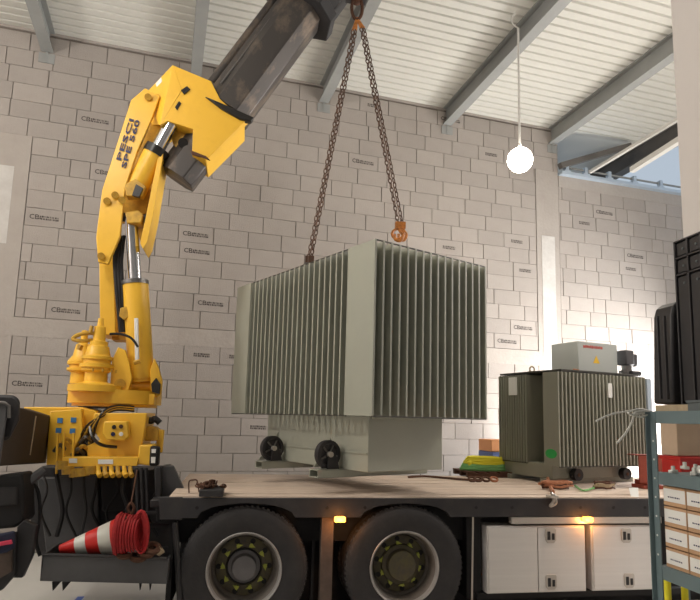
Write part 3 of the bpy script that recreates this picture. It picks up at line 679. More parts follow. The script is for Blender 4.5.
# folding column: side plates and web
colp = [(98, 262), (96, 237), (102, 190), (131, 100), (145, 88), (160, 96), (152, 118), (137, 152), (125, 188), (120, 236), (108, 264)]
sp = slab(colp, 6.0, .05).build('column_side_plate', 'yellow', cr, bevel=.006)
slab([(104, 250), (106, 190), (132, 110), (160, 100), (164, 148), (158, 190), (150, 234), (142, 246), (128, 205), (112, 240)], 6.38, .04).build('column_web', 'yellow_dirty_shaded', cr)  # shade between the side plates put in as a darker yellow
rp = MB().prism([P(x, y, 6.0) for x, y in [(164, 150), (158, 185), (153, 215), (147, 242), (143, 249), (140, 243), (146, 216), (152, 186), (159, 152)]], (0, .36, 0)).build('column_edge_plate', 'yellow', cr, bevel=.004)
slab([(122, 196), (155, 188), (152, 212), (120, 220)], 6.22, .14).build('cross_member', 'yellow_dirty_shaded', cr, bevel=.006)
for x, y in ((107, 201), (115, 195), (101, 256), (122, 100 + 100), (148, 97)):
    MB().cyl(P(x, y, 5.965), P(x, y, 6.02), .035, 12).build('plate_pin', 'yellow_dirty_shaded', cr)
# lettering down the side plate
nrm = Vector((0, -1, 0))
for txt, a, b_, sz in (('PESCI', (118.7, 160), (132, 119), .115), ('SPE 560', (123.5, 168), (138, 120), .10)):
    A = P(a[0], a[1], 5.992); B = P(b_[0], b_[1], 5.992); me = text_mesh(txt, sz * 1.5, 'decal_navy', .002, space=1.0, bold=.003)
    wdt = max(v.co.x for v in me.vertices) - min(v.co.x for v in me.vertices); k = (B - A).length / wdt
    put('lettering', me, sp, WMX[sp.name].inverted() @ (frame((A + B) / 2, B - A, nrm) @ Matrix.Diagonal((k, .047 / (max(v.co.y for v in me.vertices) - min(v.co.y for v in me.vertices)), 1, 1))))
# knuckle cylinder
cyl_px((134, 192), (155, 153), 6.12, 6.08, 22, 'knuckle_barrel', 'yellow', n=24)
cyl_px((154, 155), (158, 148), 6.08, 6.07, 24, 'knuckle_gland', 'grease')
cyl_px((157, 150), (174, 119), 6.04, 6.0, 14, 'knuckle_rod', 'chrome')
slab([(124, 184), (136, 178), (146, 186), (142, 196), (126, 196)], 6.0, .12).build('barrel_eye', 'yellow_dirty_shaded', cr, bevel=.01)
slab([(136, 184), (143, 188), (139, 197), (132, 195)], 5.98, .05).build('cross_pin', 'grease', cr)
# boom head
Y0, Y1 = 5.92, 6.42
def pp(x, y, Y): return P(x, y, Y)
hd = MB().prism([pp(x, y, Y0) for x, y in [(172.7, 65), (211, 81), (220, 99), (245, 121), (206, 160), (192, 153), (193, 129), (168, 121), (160, 125), (182, 90)]], (0, Y1 - Y0 - .04, 0))
hd.hull([pp(172.7, 65, Y0), pp(182, 90, Y0 - .004), pp(160, 125, Y0), pp(144, 95, Y1 - .05), pp(152, 125, Y1 - .05), pp(176, 68, Y1), pp(184, 92, Y0 + .1)])
hd.hull([pp(245, 121, Y0), pp(206, 160, Y0), pp(254, 120, Y1 - .1), pp(211, 164, Y1 - .1), pp(240, 119, Y0 + .1), pp(203, 157, Y0 + .1)])
hd = hd.build('boom_head', 'yellow', cr, bevel=.004)
slab([(181, 90), (187, 86), (190, 89), (184, 94)], Y0 - .015, .03).build('head_lug', 'under_black', cr)
slab([(175, 107), (179, 101), (181, 103), (177, 110)], Y0 - .01, .03).build('head_slot', 'under_black', cr)
# recess under the head where the rod enters
slab([(170, 124), (194, 128), (193, 152), (186, 156), (177, 150), (172, 140)], Y0 + .16, .22).build('rod_bracket', 'yellow_dirty_shaded', cr, bevel=.006)
MB().cyl(P(183, 143, Y0 + .08), P(183, 143, Y0 + .2), .05, 14).build('head_pin', 'grease', cr)
slab([(190, 150), (206, 156), (210, 160), (192, 154)], Y0 - .01, .02).build('head_seam', 'rust', cr)
pa_, pb_, pk_ = pp(172.7, 65, Y0), pp(182, 90, Y0 - .02), pp(144, 95, Y1 - .05)
hn = (pb_ - pa_).cross(pk_ - pa_).normalized(); hn = hn if hn.dot(CAM - pa_) > 0 else -hn
def onh(x, y): d = ray(x, y); return CAM + d * ((pa_ - CAM).dot(hn) / d.dot(hn)) + hn * .02
MB().prism([onh(162 + 5 * math.cos(q), 92 + 8 * math.sin(q)) for q in [i_ * math.pi / 10 for i_ in range(20)]], hn * .004).build('round_decal', 'decal_orange', cr)
MB().prism([onh(x, y) for x, y in [(158, 84), (163, 78), (165, 85), (160, 92)]], hn * .007).build('head_decal', 'white_label', cr)
slab([(205, 96), (222, 103), (254, 117), (251, 121), (240, 119), (222, 109)], Y0 - .03, .08).build('wear_pad', 'grease', cr, bevel=.01)
# telescopic boom: faceted dark section
def section(a, b, Ya, Yb, wpx, name, m, k=1.0):
    A = P(a[0], a[1], Ya); B = P(b[0], b[1], Yb); s = F / (A - CAM).dot(fw); w_ = wpx / s / 2
    d = (B - A).normalized(); n = Vector((0, 1, 0)); n = (n - d * n.dot(d)).normalized(); u = d.cross(n)
    prof = [(-1, -.55), (-.55, -1.05), (.35, -1.05), (1, -.45), (1, .5), (.5, 1), (-.5, 1), (-1, .6)]
    prof = [(x * w_, y * w_ * .85 * k) for x, y in prof]
    return MB().hull([A + u * x + n * y for x, y in prof] + [B + u * x + n * y for x, y in prof]).build(name, m, cr, bevel=.008)
section((226, 112), (318, -12), 6.16, 6.06, 46, 'telescopic_boom', 'boom_steel')
section((301, 11), (372, -85), 6.06, 6.0, 58, 'boom_collar', 'black_steel', 1.0)
section((301, 12), (307, 4), 6.06, 6.06, 66, 'boom_flange', 'black_steel', 1.0)
section((176, 178), (205, 140), 6.2, 6.18, 38, 'boom_tail', 'boom_steel')
cyl_px((212, 84), (274, 2), 6.2, 6.15, 11, 'extension_cylinder', 'boom_steel')
cyl_px((221, 84), (282, 4), 5.98, 5.95, 2.5, 'guide_rod', 'steel_dull')
cyl_px((272, 2), (284, -14), 6.15, 6.15, 14, 'cylinder_head', 'black_steel')
st_ = []
A = P(243, 88, 5.90); B = P(283, 30, 5.86)
# block at boom tip above the chains
bt = MB().box(HK.x - .16, HK.x + .12, 5.88, 6.12, HK.z + .12, HK.z + .45).build('boom_tip', 'black_steel', cr, bevel=.02)
MB().cyl(HK + Vector((0, -.06, .12)), HK + Vector((0, .06, .12)), .05, 14).build('tip_pin', 'rust', cr)
# crane base body
yb = 5.55
bp = slab([(85 - 62, 407), (80, 407), (97, 411), (97, 430), (76, 440), (72, 462), (50, 462), (46, 440)], yb + .25, .3).build('stabiliser_housing', 'yellow', cr, bevel=.01)
fp = slab([(50, 411), (81, 409), (83, 432), (74, 450), (66, 465), (46, 465)], yb + .12, .1).build('face_plate', 'yellow', cr, bevel=.008)
for x, y in ((60, 420.5), (73.5, 420), (58.5, 430.5), (72.5, 431)):
    p = P(x, y, yb + .115); MB().box(p.x - .022, p.x + .022, p.y - .003, p.y + .002, p.z - .022, p.z + .022).build('round_sticker', 'decal_blue', fp, label='small blue sticker')
bodyp = [(94, 413), (147, 413), (143, 440), (137, 462), (88, 462), (86, 446), (100, 440), (92, 428)]
bd = slab(bodyp, yb + .1, .55).build('valve_cover', 'yellow', cr, bevel=.01)
cbx = slab([(104, 421), (127, 421), (129, 437), (124, 441), (106, 440), (102, 433)], yb - .02, .12).build('control_box', 'yellow', cr, bevel=.012)
for x, y, m_ in ((114, 427, 'grease'), (121, 426.5, 'rust'), (113, 434, 'decal_navy'), (121, 434, 'white_label')):
    MB().cyl(P(x, y, yb - .035), P(x, y, yb - .01), .018, 12).build('knob', m_, cbx)
MB().tube(sm([P(90, 427, yb + .05), P(92, 436, yb), P(98, 443, yb - .01), P(106, 446, yb + .02), P(117, 447, yb + .05)]), .014, 6).build('hose', 'grease', cr)
bar = slab([(62, 457), (139, 457), (137, 466), (62, 467)], yb - .02, .12).build('lever_bar', 'yellow', cr, bevel=.006)
slab([(98, 459.5), (113, 459.5), (113, 464), (98, 464)], yb - .025, .005).build('name_label', 'white_label', bar)
slab([(69, 458.5), (77, 458.5), (77, 463), (69, 463)], yb - .025, .005).build('name_label', 'white_label', bar)
for i, x in enumerate((98, 104.5, 111, 117.5, 124, 130)):
    MB().tube([P(x, 464, yb), P(x + .5, 472, yb - .02)], .018, 8).tube([P(x, 472, yb - .02), P(x + 2, 476, yb - .06)], .022, 8).build('control_lever', 'yellow_dirty_shaded' if i % 2 else 'yellow', cr)
for x, y, r_ in ((68, 471, .05), (74, 474, .04), (82, 473, .06), (90, 471, .055), (63, 466, .05)):
    MB().cyl(P(x, y + 3, yb), P(x, y - 5, yb), r_, 12).build('valve_body', 'yellow_dirty_shaded', cr)
slab([(68, 470), (92, 470), (90, 475), (70, 475)], yb - .02, .12).build('valve_block', 'yellow', cr, bevel=.01)
for x0, x1 in ((56, 58), (62.5, 64.5), (72, 74)):
    slab([(x0, 433), (x1, 433), (x1 - 1, 474), (x0 - 1, 474)], yb + .02, .03).build('control_rod', 'yellow', cr, bevel=.004)
slab([(52, 436), (84, 434), (90, 457), (52, 457)], yb + .2, .2).build('valve_recess', 'grease', cr)
for x, y in ((67, 442), (60, 448), (83, 449), (78, 452), (86, 440)):
    MB().tube(sm([P(x - 6, y + 3, yb + .12), P(x, y - 3, yb + .08), P(x + 6, y + 2, yb + .14)]), .017, 6).build('hydraulic_fitting', 'yellow_dirty_shaded' if x % 2 else 'steel_dull', cr)
for i in range(5):
    MB().tube(sm([P(92 - i * 3, 446 - i * 2, yb + .15), P(96 - i * 2, 425, yb + .08), P(104, 411 + i, yb + .1), P(116, 406 + i, yb + .25), P(134, 407 + i, yb + .35)]), .012, 6).build('hose', 'yellow_dirty_shaded' if i % 2 else 'grease', cr)
slab([(141, 425), (155, 427), (158, 430), (158, 441), (141, 441)], yb + .25, .2).build('side_bracket', 'yellow_dirty_shaded', cr, bevel=.01)
slab([(158, 429), (164, 430), (162, 453), (155, 451)], yb + .3, .06).build('side_handle', 'yellow', cr, bevel=.01)
slab([(139, 445), (153, 445), (150, 466), (137, 464)], yb, .3).build('side_box', 'yellow', cr, bevel=.012)
lb = slab([(150, 446), (159, 447), (158, 466), (149, 466)], yb - .04, .12).build('work_light', 'under_black', cr, bevel=.015)
slab([(151.5, 449), (156, 449), (155.5, 453), (151.5, 453)], yb - .045, .01).build('reflector', 'white_label', lb)
slab([(151, 457), (155.5, 457), (155, 463), (151, 463)], yb - .045, .01).build('reflector', 'white_label', lb)
MB().tube(sm([P(143, 424, yb + .3), P(146, 419, yb + .3), P(151, 421, yb + .3), P(155, 419, yb + .3), P(160, 423, yb + .3)]), .03, 8).build('pipe_union', 'grease', cr)
# stabiliser beam sliding out towards the left (dark box)
sb = MB().hull([P(22, 408, 5.2), P(20, 413, 5.2), P(49, 416, 5.55), P(42, 463, 5.55), P(0, 466, 5.0), P(-30, 466, 4.9), P(-25, 404, 4.9), P(30, 409, 5.9), P(52, 416, 5.9), P(46, 463, 5.9)]).build('stabiliser_beam', 'hose_box', cr, bevel=.008)
MB().tube([P(36, 416, 5.36), P(30, 455, 5.36)], .006, 6).build('beam_edge', 'strap_beige', cr)
# ================================================================== lorry: cab back and equipment on the left
MB().hull([P(-30, 394, 4.6), P(14, 395, 4.6), P(20, 400, 4.6), P(20, 420, 4.62), P(9, 440, 4.6), P(-30, 445, 4.6), P(-30, 394, 4.8), P(14, 395, 4.8), P(20, 400, 4.8), P(20, 420, 4.82), P(9, 440, 4.8)]).build('fuel_filler_housing', 'black_steel', trk, bevel=.02)
MB().hull([P(-30, 399, 4.55), P(7, 402, 4.55), P(9, 406, 4.55), P(0, 466, 4.5), P(-30, 466, 4.5), P(-30, 399, 4.6), P(7, 402, 4.6), P(0, 466, 4.58)]).build('cab_rear_panel', 'grey_panel', trk, bevel=.015)
MB().tube([P(-5, 402, 4.54), P(5, 403, 4.54), P(9, 406, 4.54), P(9, 418, 4.54)], .012, 6).build('grab_rail', 'steel_dull', trk)
slab([(22, 480), (42, 466), (96, 470), (150, 470), (165, 468), (182, 500), (172, 560), (60, 560), (40, 555), (30, 520)], 6.05, .5).build('frame_housing', 'black_steel', trk, bevel=.01)
slab([(37, 478), (98, 476), (98, 553), (46, 553)], 5.9, .1).build('mud_panel', 'grey_panel', trk, bevel=.01)
slab([(160, 466), (173, 466), (187, 496), (186, 512), (160, 512)], 5.6, .08).build('guard_plate', 'grey_panel', trk, bevel=.01)
slab([(154, 467), (161, 466), (161, 522), (156, 522)], 5.5, .12).build('frame_post', 'black_steel', trk, bevel=.01)
slab([(150, 500), (176, 498), (176, 506), (150, 508)], 5.3, .2).build('cross_bar', 'rail_steel', trk, bevel=.01)
slab([(138, 512), (172, 511), (172, 514), (138, 515)], 5.5, .05).build('cross_bar', 'rail_steel', trk)
slab([(138, 524), (172, 524), (172, 528), (138, 528)], 5.55, .05).build('cross_bar', 'rail_steel', trk)
for k in range(9):
    x = 42 + k * 14
    MB().tube(sm([P(x, 472, 5.8), P(x + rng.uniform(-8, 8), 490, 5.75), P(x + rng.uniform(-8, 8), 512, 5.75), P(x + rng.uniform(-9, 9), 536, 5.8)]), rng.uniform(.01, .022), 6).build('hydraulic_hose', 'under_black' if k % 3 else 'black_steel', trk)
for x in (136, 141, 146): MB().tube([P(x, 468, 5.55), P(x + 2, 512, 5.55)], .016, 6).build('hydraulic_hose', 'black_steel', trk)
slab([(100, 478), (132, 476), (134, 510), (102, 512)], 5.85, .2).build('valve_bank', 'under_black', trk, bevel=.02)
MB().tube(sm([P(20, 486, 5.2), P(32, 484, 5.3), P(38, 492, 5.3), P(40, 515, 5.3), P(36, 540, 5.3), P(40, 556, 5.3)]), .014, 6).build('hydraulic_hose', 'under_black', trk)
MB().tube([P(19, 490, 5.2), P(44, 470, 5.3)], .035, 8).tube([P(21, 476, 5.2), P(22, 500, 5.2)], .02, 8).build('brace', 'grey_panel', trk)
slab([(20, 493), (29, 495), (30, 520), (19, 520)], 5.2, .15).build('reservoir', 'grey_panel', trk, bevel=.03)
MB().cyl(P(24, 490, 5.2), P(24, 496, 5.2), .03, 12).build('reservoir_cap', 'rail_steel', trk)
slab([(-30, 480), (22, 473), (24, 488), (24, 522), (14, 528), (-30, 532)], 5.05, .25).build('cab_step_housing', 'under_black', trk, bevel=.02)
slab([(-30, 488), (17, 487), (17, 505), (-30, 508)], 5.03, .02).build('battery_cover', 'black_steel', trk, bevel=.01)
slab([(17, 527), (24, 520), (36, 526), (32, 556), (22, 578), (12, 578), (15, 552)], 4.95, .06).build('mud_flap', 'black_steel', trk, bevel=.006)
stp = slab([(-30, 560), (15, 532), (15, 575), (2, 590), (-30, 604)], 4.9, .05).build('locker_frame', 'black_steel', trk, bevel=.006)
slab([(-30, 548), (11, 541), (11, 572), (-30, 596)], 4.86, .03).build('locker_window', 'mud_brown', trk)
# cloth and pink strap seen at the far left
o = slab([(-10, 536), (14, 531), (14, 548), (6, 553), (-10, 556)], 4.8, .04).build('folded_cloth', 'cloth_navy', bevel=.015); tag(o, 'dark navy cloth stuffed in the locker at the left edge', 'cloth')
o = slab([(-10, 544), (11, 540), (12, 544), (-10, 548)], 4.78, .02).build('webbing_strap', 'pink', bevel=.004); tag(o, 'bright pink strap lying over the navy cloth', 'strap')
# open tray
def tray():
    Yt = 4.95
    f = [P(42, 555, Yt), P(167, 559, Yt), P(165, 584, Yt), P(40, 581, Yt)]
    t = thing('side_tray', 'dark grey open steel tray beside the wheel holding a traffic cone', 'tray', (f[0].x + .5, 5.1, f[3].z))
    dp = .42
    MB().prism(f, (0, .012, 0)).build('front_panel', 'grey_panel', t, bevel=.003)
    MB().prism([f[3], f[2], f[2] + Vector((0, dp, 0)), f[3] + Vector((0, dp, 0))], (0, 0, .012)).build('tray_floor', 'grey_panel', t)
    MB().prism([v + Vector((0, dp, 0)) for v in f], (0, .012, 0)).build('back_panel', 'black_steel', t)
    MB().prism([f[1], f[2], f[2] + Vector((0, dp, 0)), f[1] + Vector((0, dp, 0))], (.012, 0, 0)).build('end_panel', 'grey_panel', t)
    MB().prism([f[0], f[3], f[3] + Vector((0, dp, 0)), f[0] + Vector((0, dp, 0))], (.012, 0, 0)).build('end_panel', 'grey_panel', t)
    MB().tube([f[0] + Vector((0, 0, .005)), f[1] + Vector((0, 0, .005))], .012, 8).build('rolled_rim', 'rail_steel', t)
    fin = MB()
    for x in (52, 62, 139, 149):
        q = P(x, 582, Yt + .05); fin.prism([q, q + Vector((.06 if x < 100 else .02, 0, 0)), q + Vector((.01, 0, -.065))], (0, .05, 0))
    fin.build('mounting_foot', 'under_black', t)
    return t
tray()
# traffic cone lying on its side (tip to the left)
A = P(60, 549, 5.12); B = P(132, 533, 5.12)
cn = thing('traffic_cone', 'red and white striped traffic cone lying on its side in the tray', 'cone', A.lerp(B, .5))
sc = F / (A - CAM).dot(fw)
def cone_seg(t0, t1, m, nm):
    r0 = (4.0 + 17 * t0) / sc; r1 = (4.0 + 17 * t1) / sc
    MB().cyl(A.lerp(B, t0), A.lerp(B, t1), r0, 32, r1).build(nm, m, cn)
for t0, t1, m, nm in ((0, .22, 'cone_red', 'cone_tip'), (.22, .38, 'cone_white', 'reflective_band'), (.38, .56, 'cone_red', 'cone_body'), (.56, .74, 'cone_white', 'reflective_band'), (.74, 1.0, 'cone_red', 'cone_body')): cone_seg(t0, t1, m, nm)
# coil of red straps round the cone base
cs = thing('strap_coil', 'coil of red webbing straps hanging over the end of the traffic cone', 'strap', P(132, 550, 5.0))
for i in range(8):
    cx_ = 118 + i * 3.2; pts = []
    for k in range(22):
        a = 2 * math.pi * k / 22; pts.append(P(cx_ + 7 * math.cos(a) * (.6 + .05 * i) + 2 * math.sin(a), 534 - 20 * math.sin(a) * (1 - .02 * i) + rng.uniform(-.8, .8), 4.98 + .16 * math.cos(a) + .004 * i))
    MB().tube(pts, .016 if i % 2 else .02, 6, close=True, flat=.5).build('strap_loop', 'strap_red', cs)
for i in range(3):
    pts = [P(141 + (6 + 2 * i) * math.cos(a) * .7, 532 - (15 + 3 * i) * math.sin(a), 4.93 - .01 * i) for a in [2 * math.pi * k / 20 for k in range(20)]]
    MB().tube(pts, .017, 6, close=True, flat=.6).build('strap_loop', 'strap_red', cs)
MB().tube(sm([P(131, 515, 5.0), P(128, 508, 5.0), P(131, 503, 5.0), P(134, 508, 5.0), P(131, 515, 5.0)]), .012, 6).tube([P(131, 504, 5.0), P(137, 470, 5.4)], .006, 5).build('hanging_hook', 'rust', cs)
MB().tube([P(116, 525, 4.9), P(127, 518, 4.9)], .02, 6).build('ratchet_bar', 'rust', cs)
rh = thing('ratchet_heap', 'heap of reddish ratchets at the right end of the side tray', 'ratchet', P(150, 556, 5.0))
for x, y, r_ in ((124, 553, .05), (146, 552, .055), (152, 548, .05), (138, 556, .05)): 
    MB().tube([P(x + 7 * math.cos(a), y - 4 * math.sin(a), 4.98 + .05 * math.sin(a)) for a in [2 * math.pi * k / 12 for k in range(12)]], .022, 6, close=True).build('ratchet_strap', 'strap_red' if x % 2 else 'rust', rh)
slab([(126, 550), (137, 549), (138, 552), (127, 553)], 4.93, .05).build('ratchet_handle', 'steel_dull', rh, bevel=.004)
MB().cyl(P(157, 553, 4.98), P(162, 549, 4.98), .032, 12).build('white_knob', 'strap_beige', rh)
# ================================================================== things on the deck
def deck(px, py): p = PZ(px, py, ZD + .014); return p
p = deck(211, 497)
ck = thing('rubber_chock', 'black rubber block near the front of the deck with rusty chain on it', 'block', p)
s_ = F / (p - CAM).dot(fw)
MB().box(p.x - .095, p.x + .095, p.y, p.y + .3, p.z, p.z + .055).build('block_body', 'rubber', ck, bevel=.008)
rc = thing('rusty_chain_pile', 'small heap of rusty chain lying on the black rubber block', 'chain', p + Vector((0, .15, .055)))
b = MB()
for k in range(34):
    a = rng.uniform(0, 6.28); rr = rng.uniform(0, .12); c = Vector((p.x - .02 + rr * math.cos(a), p.y + .15 + rr * .8 * math.sin(a), p.z + .065 + rng.uniform(0, .05) * (1 - rr / .14))); m_ = Matrix.Translation(c) @ Matrix.Rotation(rng.uniform(0, 6), 4, 'Z') @ Matrix.Rotation(rng.uniform(0, 3), 4, 'X')
    b.tube([m_ @ Vector((.026 * math.cos(t), .016 * math.sin(t), 0)) for t in [2 * math.pi * j / 8 for j in range(8)]], .006, 5, close=True)
b.build('chain', 'rust', rc)['kind'] = 'stuff'
p = deck(192, 494)
o = MB().tube(sm([deck(189, 493), P(189, 482, deck(189, 493).y), P(193, 480, deck(189, 493).y), P(197, 481, deck(189, 493).y), deck(199, 492)]), .006, 6).build('wire_loop', 'rust'); tag(o, 'bent rusty wire loop standing at the front end of the deck', 'wire')
def strapheap(px, py, n, wpx, m, name, label, cat):
    p = deck(px, py); s = F / (p - CAM).dot(fw); w_ = wpx / s / 2
    t = thing(name, label, cat, p)
    for k in range(n):
        a0 = rng.uniform(0, 6.28); pts = []
        for j in range(14):
            a = a0 + 2 * math.pi * j / 14; pts.append(p + Vector((w_ * (.55 + .4 * rng.random()) * math.cos(a), .06 * math.sin(a) + .05, .014 + .02 * k / n * 3 + .012 * abs(math.sin(a * 2)))))
        MB().tube(pts, .014, 6, close=True, flat=.7).build('strap', m if k % 3 else 'rust', t)
    return t
sh = strapheap(558, 490, 6, 40, 'strap_orange', 'orange_strap_heap', 'crumpled orange lashing strap in front of the small transformer', 'strap')
q = YT - .01
MB().tube(sm([deck(548, 484) + Vector((0, 0, .06)), deck(550, 489) + Vector((0, 0, .03)), deck(553, 494) + Vector((0, 0, .02))]), .018, 6).build('strap_tail', 'strap_orange', sh)
MB().tube(sm([P(551, 492, YT - .02), P(554, 500, YT - .03), P(550, 506, YT - .03), P(556, 503, YT - .03), P(554, 494, YT - .03)]), .012, 6).box(P(548, 492, YT).x, P(556, 492, YT).x, YT - .04, YT + .04, ZD + .01, ZD + .03).build('ratchet_buckle', 'alu', sh)
rp_ = strapheap(607, 490, 4, 26, 'strap_beige', 'rope_knot', 'small knotted beige rope end on the deck edge', 'rope')
MB().tube(sm([deck(575, 487) + Vector((0, 0, .015)), deck(583, 492) + Vector((0, 0, .015)), deck(594, 490) + Vector((0, 0, .02))]), .01, 6).build('rope_tail', 'strap_green', rp_)
# paper sheet hanging over the edge
a_ = P(629, 488, YT + .2); 
o = MB().prism([P(629, 488, 5.3), P(638, 488, 5.3), P(639, 499, 5.06), P(632, 500, 5.06)], (0, .004, .002)).build('paper_sheet', 'white_label'); tag(o, 'small white paper sheet lying on the deck near the shelf', 'paper')
# pallet with yellow and green straps
p = deck(496, 477)
pal = thing('strap_pallet', 'low wooden pallet behind the small transformer', 'pallet', p)
x0 = deck(466, 477).x; x1 = x0 + .62
for k in range(3): MB().box(x0, x1, p.y - .1 + k * .22, p.y - .03 + k * .22, ZD + .014, ZD + .06).build('bearer', 'rust', pal, bevel=.004)
for k in range(5): MB().box(x0 + k * .13, x0 + k * .13 + .1, p.y - .1, p.y + .42, ZD + .06, ZD + .08).build('board', 'rust', pal, bevel=.003)
ye = thing('strap_bundle', 'bundle of bright yellow and green webbing slings behind the small transformer', 'strap', (x0 + .3, p.y + .1, ZD + .08))
for k in range(9):
    zz = ZD + .095 + .0165 * k; pts = []
    for j in range(20):
        a = 2 * math.pi * j / 20; pts.append(Vector((x0 + .30 + (.30 - .012 * k) * math.cos(a) + rng.uniform(-.01, .01), p.y + .14 + .17 * math.sin(a), zz + rng.uniform(-.004, .004))))
    MB().tube(pts, .018, 6, close=True, flat=.7).build('sling', 'strap_green' if k < 4 else 'strap_yellow', ye)
MB().box(x0 + .06, x0 + .54, p.y + .03, p.y + .25, ZD + .09, ZD + .2).build('folded_sling', 'strap_yellow', ye, bevel=.03)
o = MB().tube(sm([deck(408, 478) + Vector((0, 0, .01)), deck(424, 478) + Vector((0, 0, .02)), deck(445, 479) + Vector((0, 0, .012)), deck(466, 481) + Vector((0, 0, .015)), deck(480, 482) + Vector((0, 0, .02))]), .016, 6, flat=.5).build('dark_strap', 'rust'); tag(o, 'flat dark strap lying on the deck below the hanging transformer', 'strap')
ch = thing('shackle_pile', 'rusty shackles beside the yellow slings on the deck', 'shackle', deck(486, 483))
for k, x in enumerate((472, 478, 486, 494)):
    c = deck(x, 482) + Vector((0, 0, .025)); MB().tube([c + Vector((.04 * math.cos(t), .02 * math.sin(t), .02 * math.sin(t) + .005)) for t in [2 * math.pi * j / 12 for j in range(12)]], .013, 6, close=True).build('shackle', 'rust' if k != 3 else 'strap_orange', ch)
# boxes behind the truck against the wall
cx0 = P(500, 450, 8.0)
o = MB().box(cx0.x - .12, cx0.x + .9, 8.0, 8.5, 0, P(500, 452, 8.0).z).build('storage_crate', 'crate_blue', bevel=.02); tag(o, 'blue storage crate against the wall behind the small transformer', 'crate')
o = MB().box(cx0.x - .12, cx0.x + .85, 8.02, 8.48, P(500, 452, 8.0).z, P(500, 440, 8.0).z).build('cardboard_box', 'crate_orange', bevel=.01); tag(o, 'orange box on top of the blue crate against the wall', 'box')
# red oxide bracket at right end of deck
p = deck(648, 494)
ro = thing('steel_bracket', 'rust-red steel bracket standing on the deck right of the small transformer', 'bracket', p)
x0 = P(640, 480, 5.7).x
MB().box(x0, x0 + .5, 5.7, 5.72, P(650, 483, 5.7).z, P(650, 455, 5.7).z).build('bracket_plate', 'red_oxide', ro, bevel=.003)
MB().box(x0 + .08, x0 + .13, 5.7, 5.9, ZD + .014, P(650, 483, 5.7).z + .02).box(x0, x0 + .5, 5.7, 5.9, P(650, 455, 5.7).z - .01, P(650, 455, 5.7).z).box(x0 + .04, x0 + .42, 5.7, 5.9, ZD + .014, ZD + .05).build('bracket_leg', 'red_oxide', ro)
# ================================================================== SHELF at right
SX = 2.02; SY1 = 2.72; SY0 = 1.35
def onx(px, py, X=SX):
    d = ray(px, py); return CAM + d * (X / d.x)
ZT = onx(655, 412).z; ZM = onx(655, 472).z; ZB = onx(665, 567).z; SD = .46
sf = thing('shelving_unit', 'blue-grey steel shelving unit loaded with small cartons at the right edge', 'shelf', (SX, SY1 - .5, 0))
def lvl(z, th, nm='shelf_board'):
    MB().box(SX, SX + SD, SY0, SY1, z - .012, z).box(SX - .004, SX + .012, SY0, SY1, z - th, z + .004).box(SX + SD - .01, SX + SD, SY0, SY1, z - th, z).box(SX, SX + SD, SY1 - .012, SY1, z - th, z).build(nm, 'shelf_steel', sf)
lvl(ZT, .055); lvl(ZM, .055); lvl(ZB, .06)
for x, y in ((SX, SY1), (SX + SD, SY1), (SX, SY0), (SX + SD, SY0)):
    sx = 1 if x == SX else -1; sy = -1 if y == SY1 else 1
    ps = MB().box(x - .006 * sx, x - .002 * sx, y, y + sy * .04, 0, ZT).box(x - .03 * sx, x + .03 * sx, y, y - sy * .004, 0, ZT).build('post', 'shelf_steel', sf)
    if x == SX and y == SY1:
        hm = MB().cyl((-.0015, 0, 0), (.001, 0, 0), .005, 8).mesh('slot', 'wire_white')
        for k in range(7): put('slot', hm, ps, Matrix.Translation(Vector((SX - .0065, SY1 - .02, ZB + .05 + k * .09)) - WMX[ps.name].translation))
# cartons: two columns, four rows, labels facing the aisle
lab = MB().box(-.0012, 0, -.055, .055, -.028, .028).mesh('white_label', 'white_label')
def carton(y0, y1, z0, z1, label, grp, mark=True, x0=SX + .015, dx=.3, m='cardboard'):
    c = Vector((x0, (y0 + y1) / 2, z0)); t = thing('carton', label, 'carton', c, 0, grp)
    bxx = MB().box(x0, x0 + dx, y0 + .002, y1 - .002, z0, z1 - .001).build('box_body', m, t, bevel=.002)
    if mark:
        h = (z1 - z0) * .36; l = (y1 - y0) * .46
        lb_ = MB().box(x0 - .0015, x0, c.y - l, c.y + l, (z0 + z1) / 2 - h + .006, (z0 + z1) / 2 + h).build('label_sheet', 'white_label', bxx)
        b_ = MB(); r2 = random.Random(int(c.z * 1000 + c.y * 77)); y = c.y + l * .6
        while y > c.y - l * .5:
            q_ = r2.uniform(.004, .012); b_.box(x0 - .0022, x0 - .0014, y - q_, y, (z0 + z1) / 2 - .008, (z0 + z1) / 2 - .002); y -= q_ + .004
        b_.build('print', 'decal_navy', lb_)
rows = 4; top = ZM - .055; hh = (top - ZB) / rows
rw = ['bottom', 'second lowest', 'third lowest', 'top']
yb1 = SY1 - .045; bw = .155
cl = ['far', 'second', 'third', 'fourth', 'fifth']
for r_ in range(rows):
    for c_ in range(5):
        carton(yb1 - bw * (c_ + 1), yb1 - bw * c_, ZB + hh * r_, ZB + hh * (r_ + 1) - .004, 'small labelled brown carton, %s row, %s column from the shelf post' % (rw[r_], cl[c_]), 'labelled cartons on the lower shelf')
# upper cartons on the middle shelf, deeper and to the right
carton(2.0, 2.3, ZM, ZM + .12, 'brown carton with white label on the middle shelf, lower one', 'brown cartons on the middle shelf', True, SX + .06, .3)
carton(1.98, 2.28, ZM + .12, ZM + .19, 'flat brown carton on top of the carton pile on the middle shelf', 'brown cartons on the middle shelf', False, SX + .07, .3)
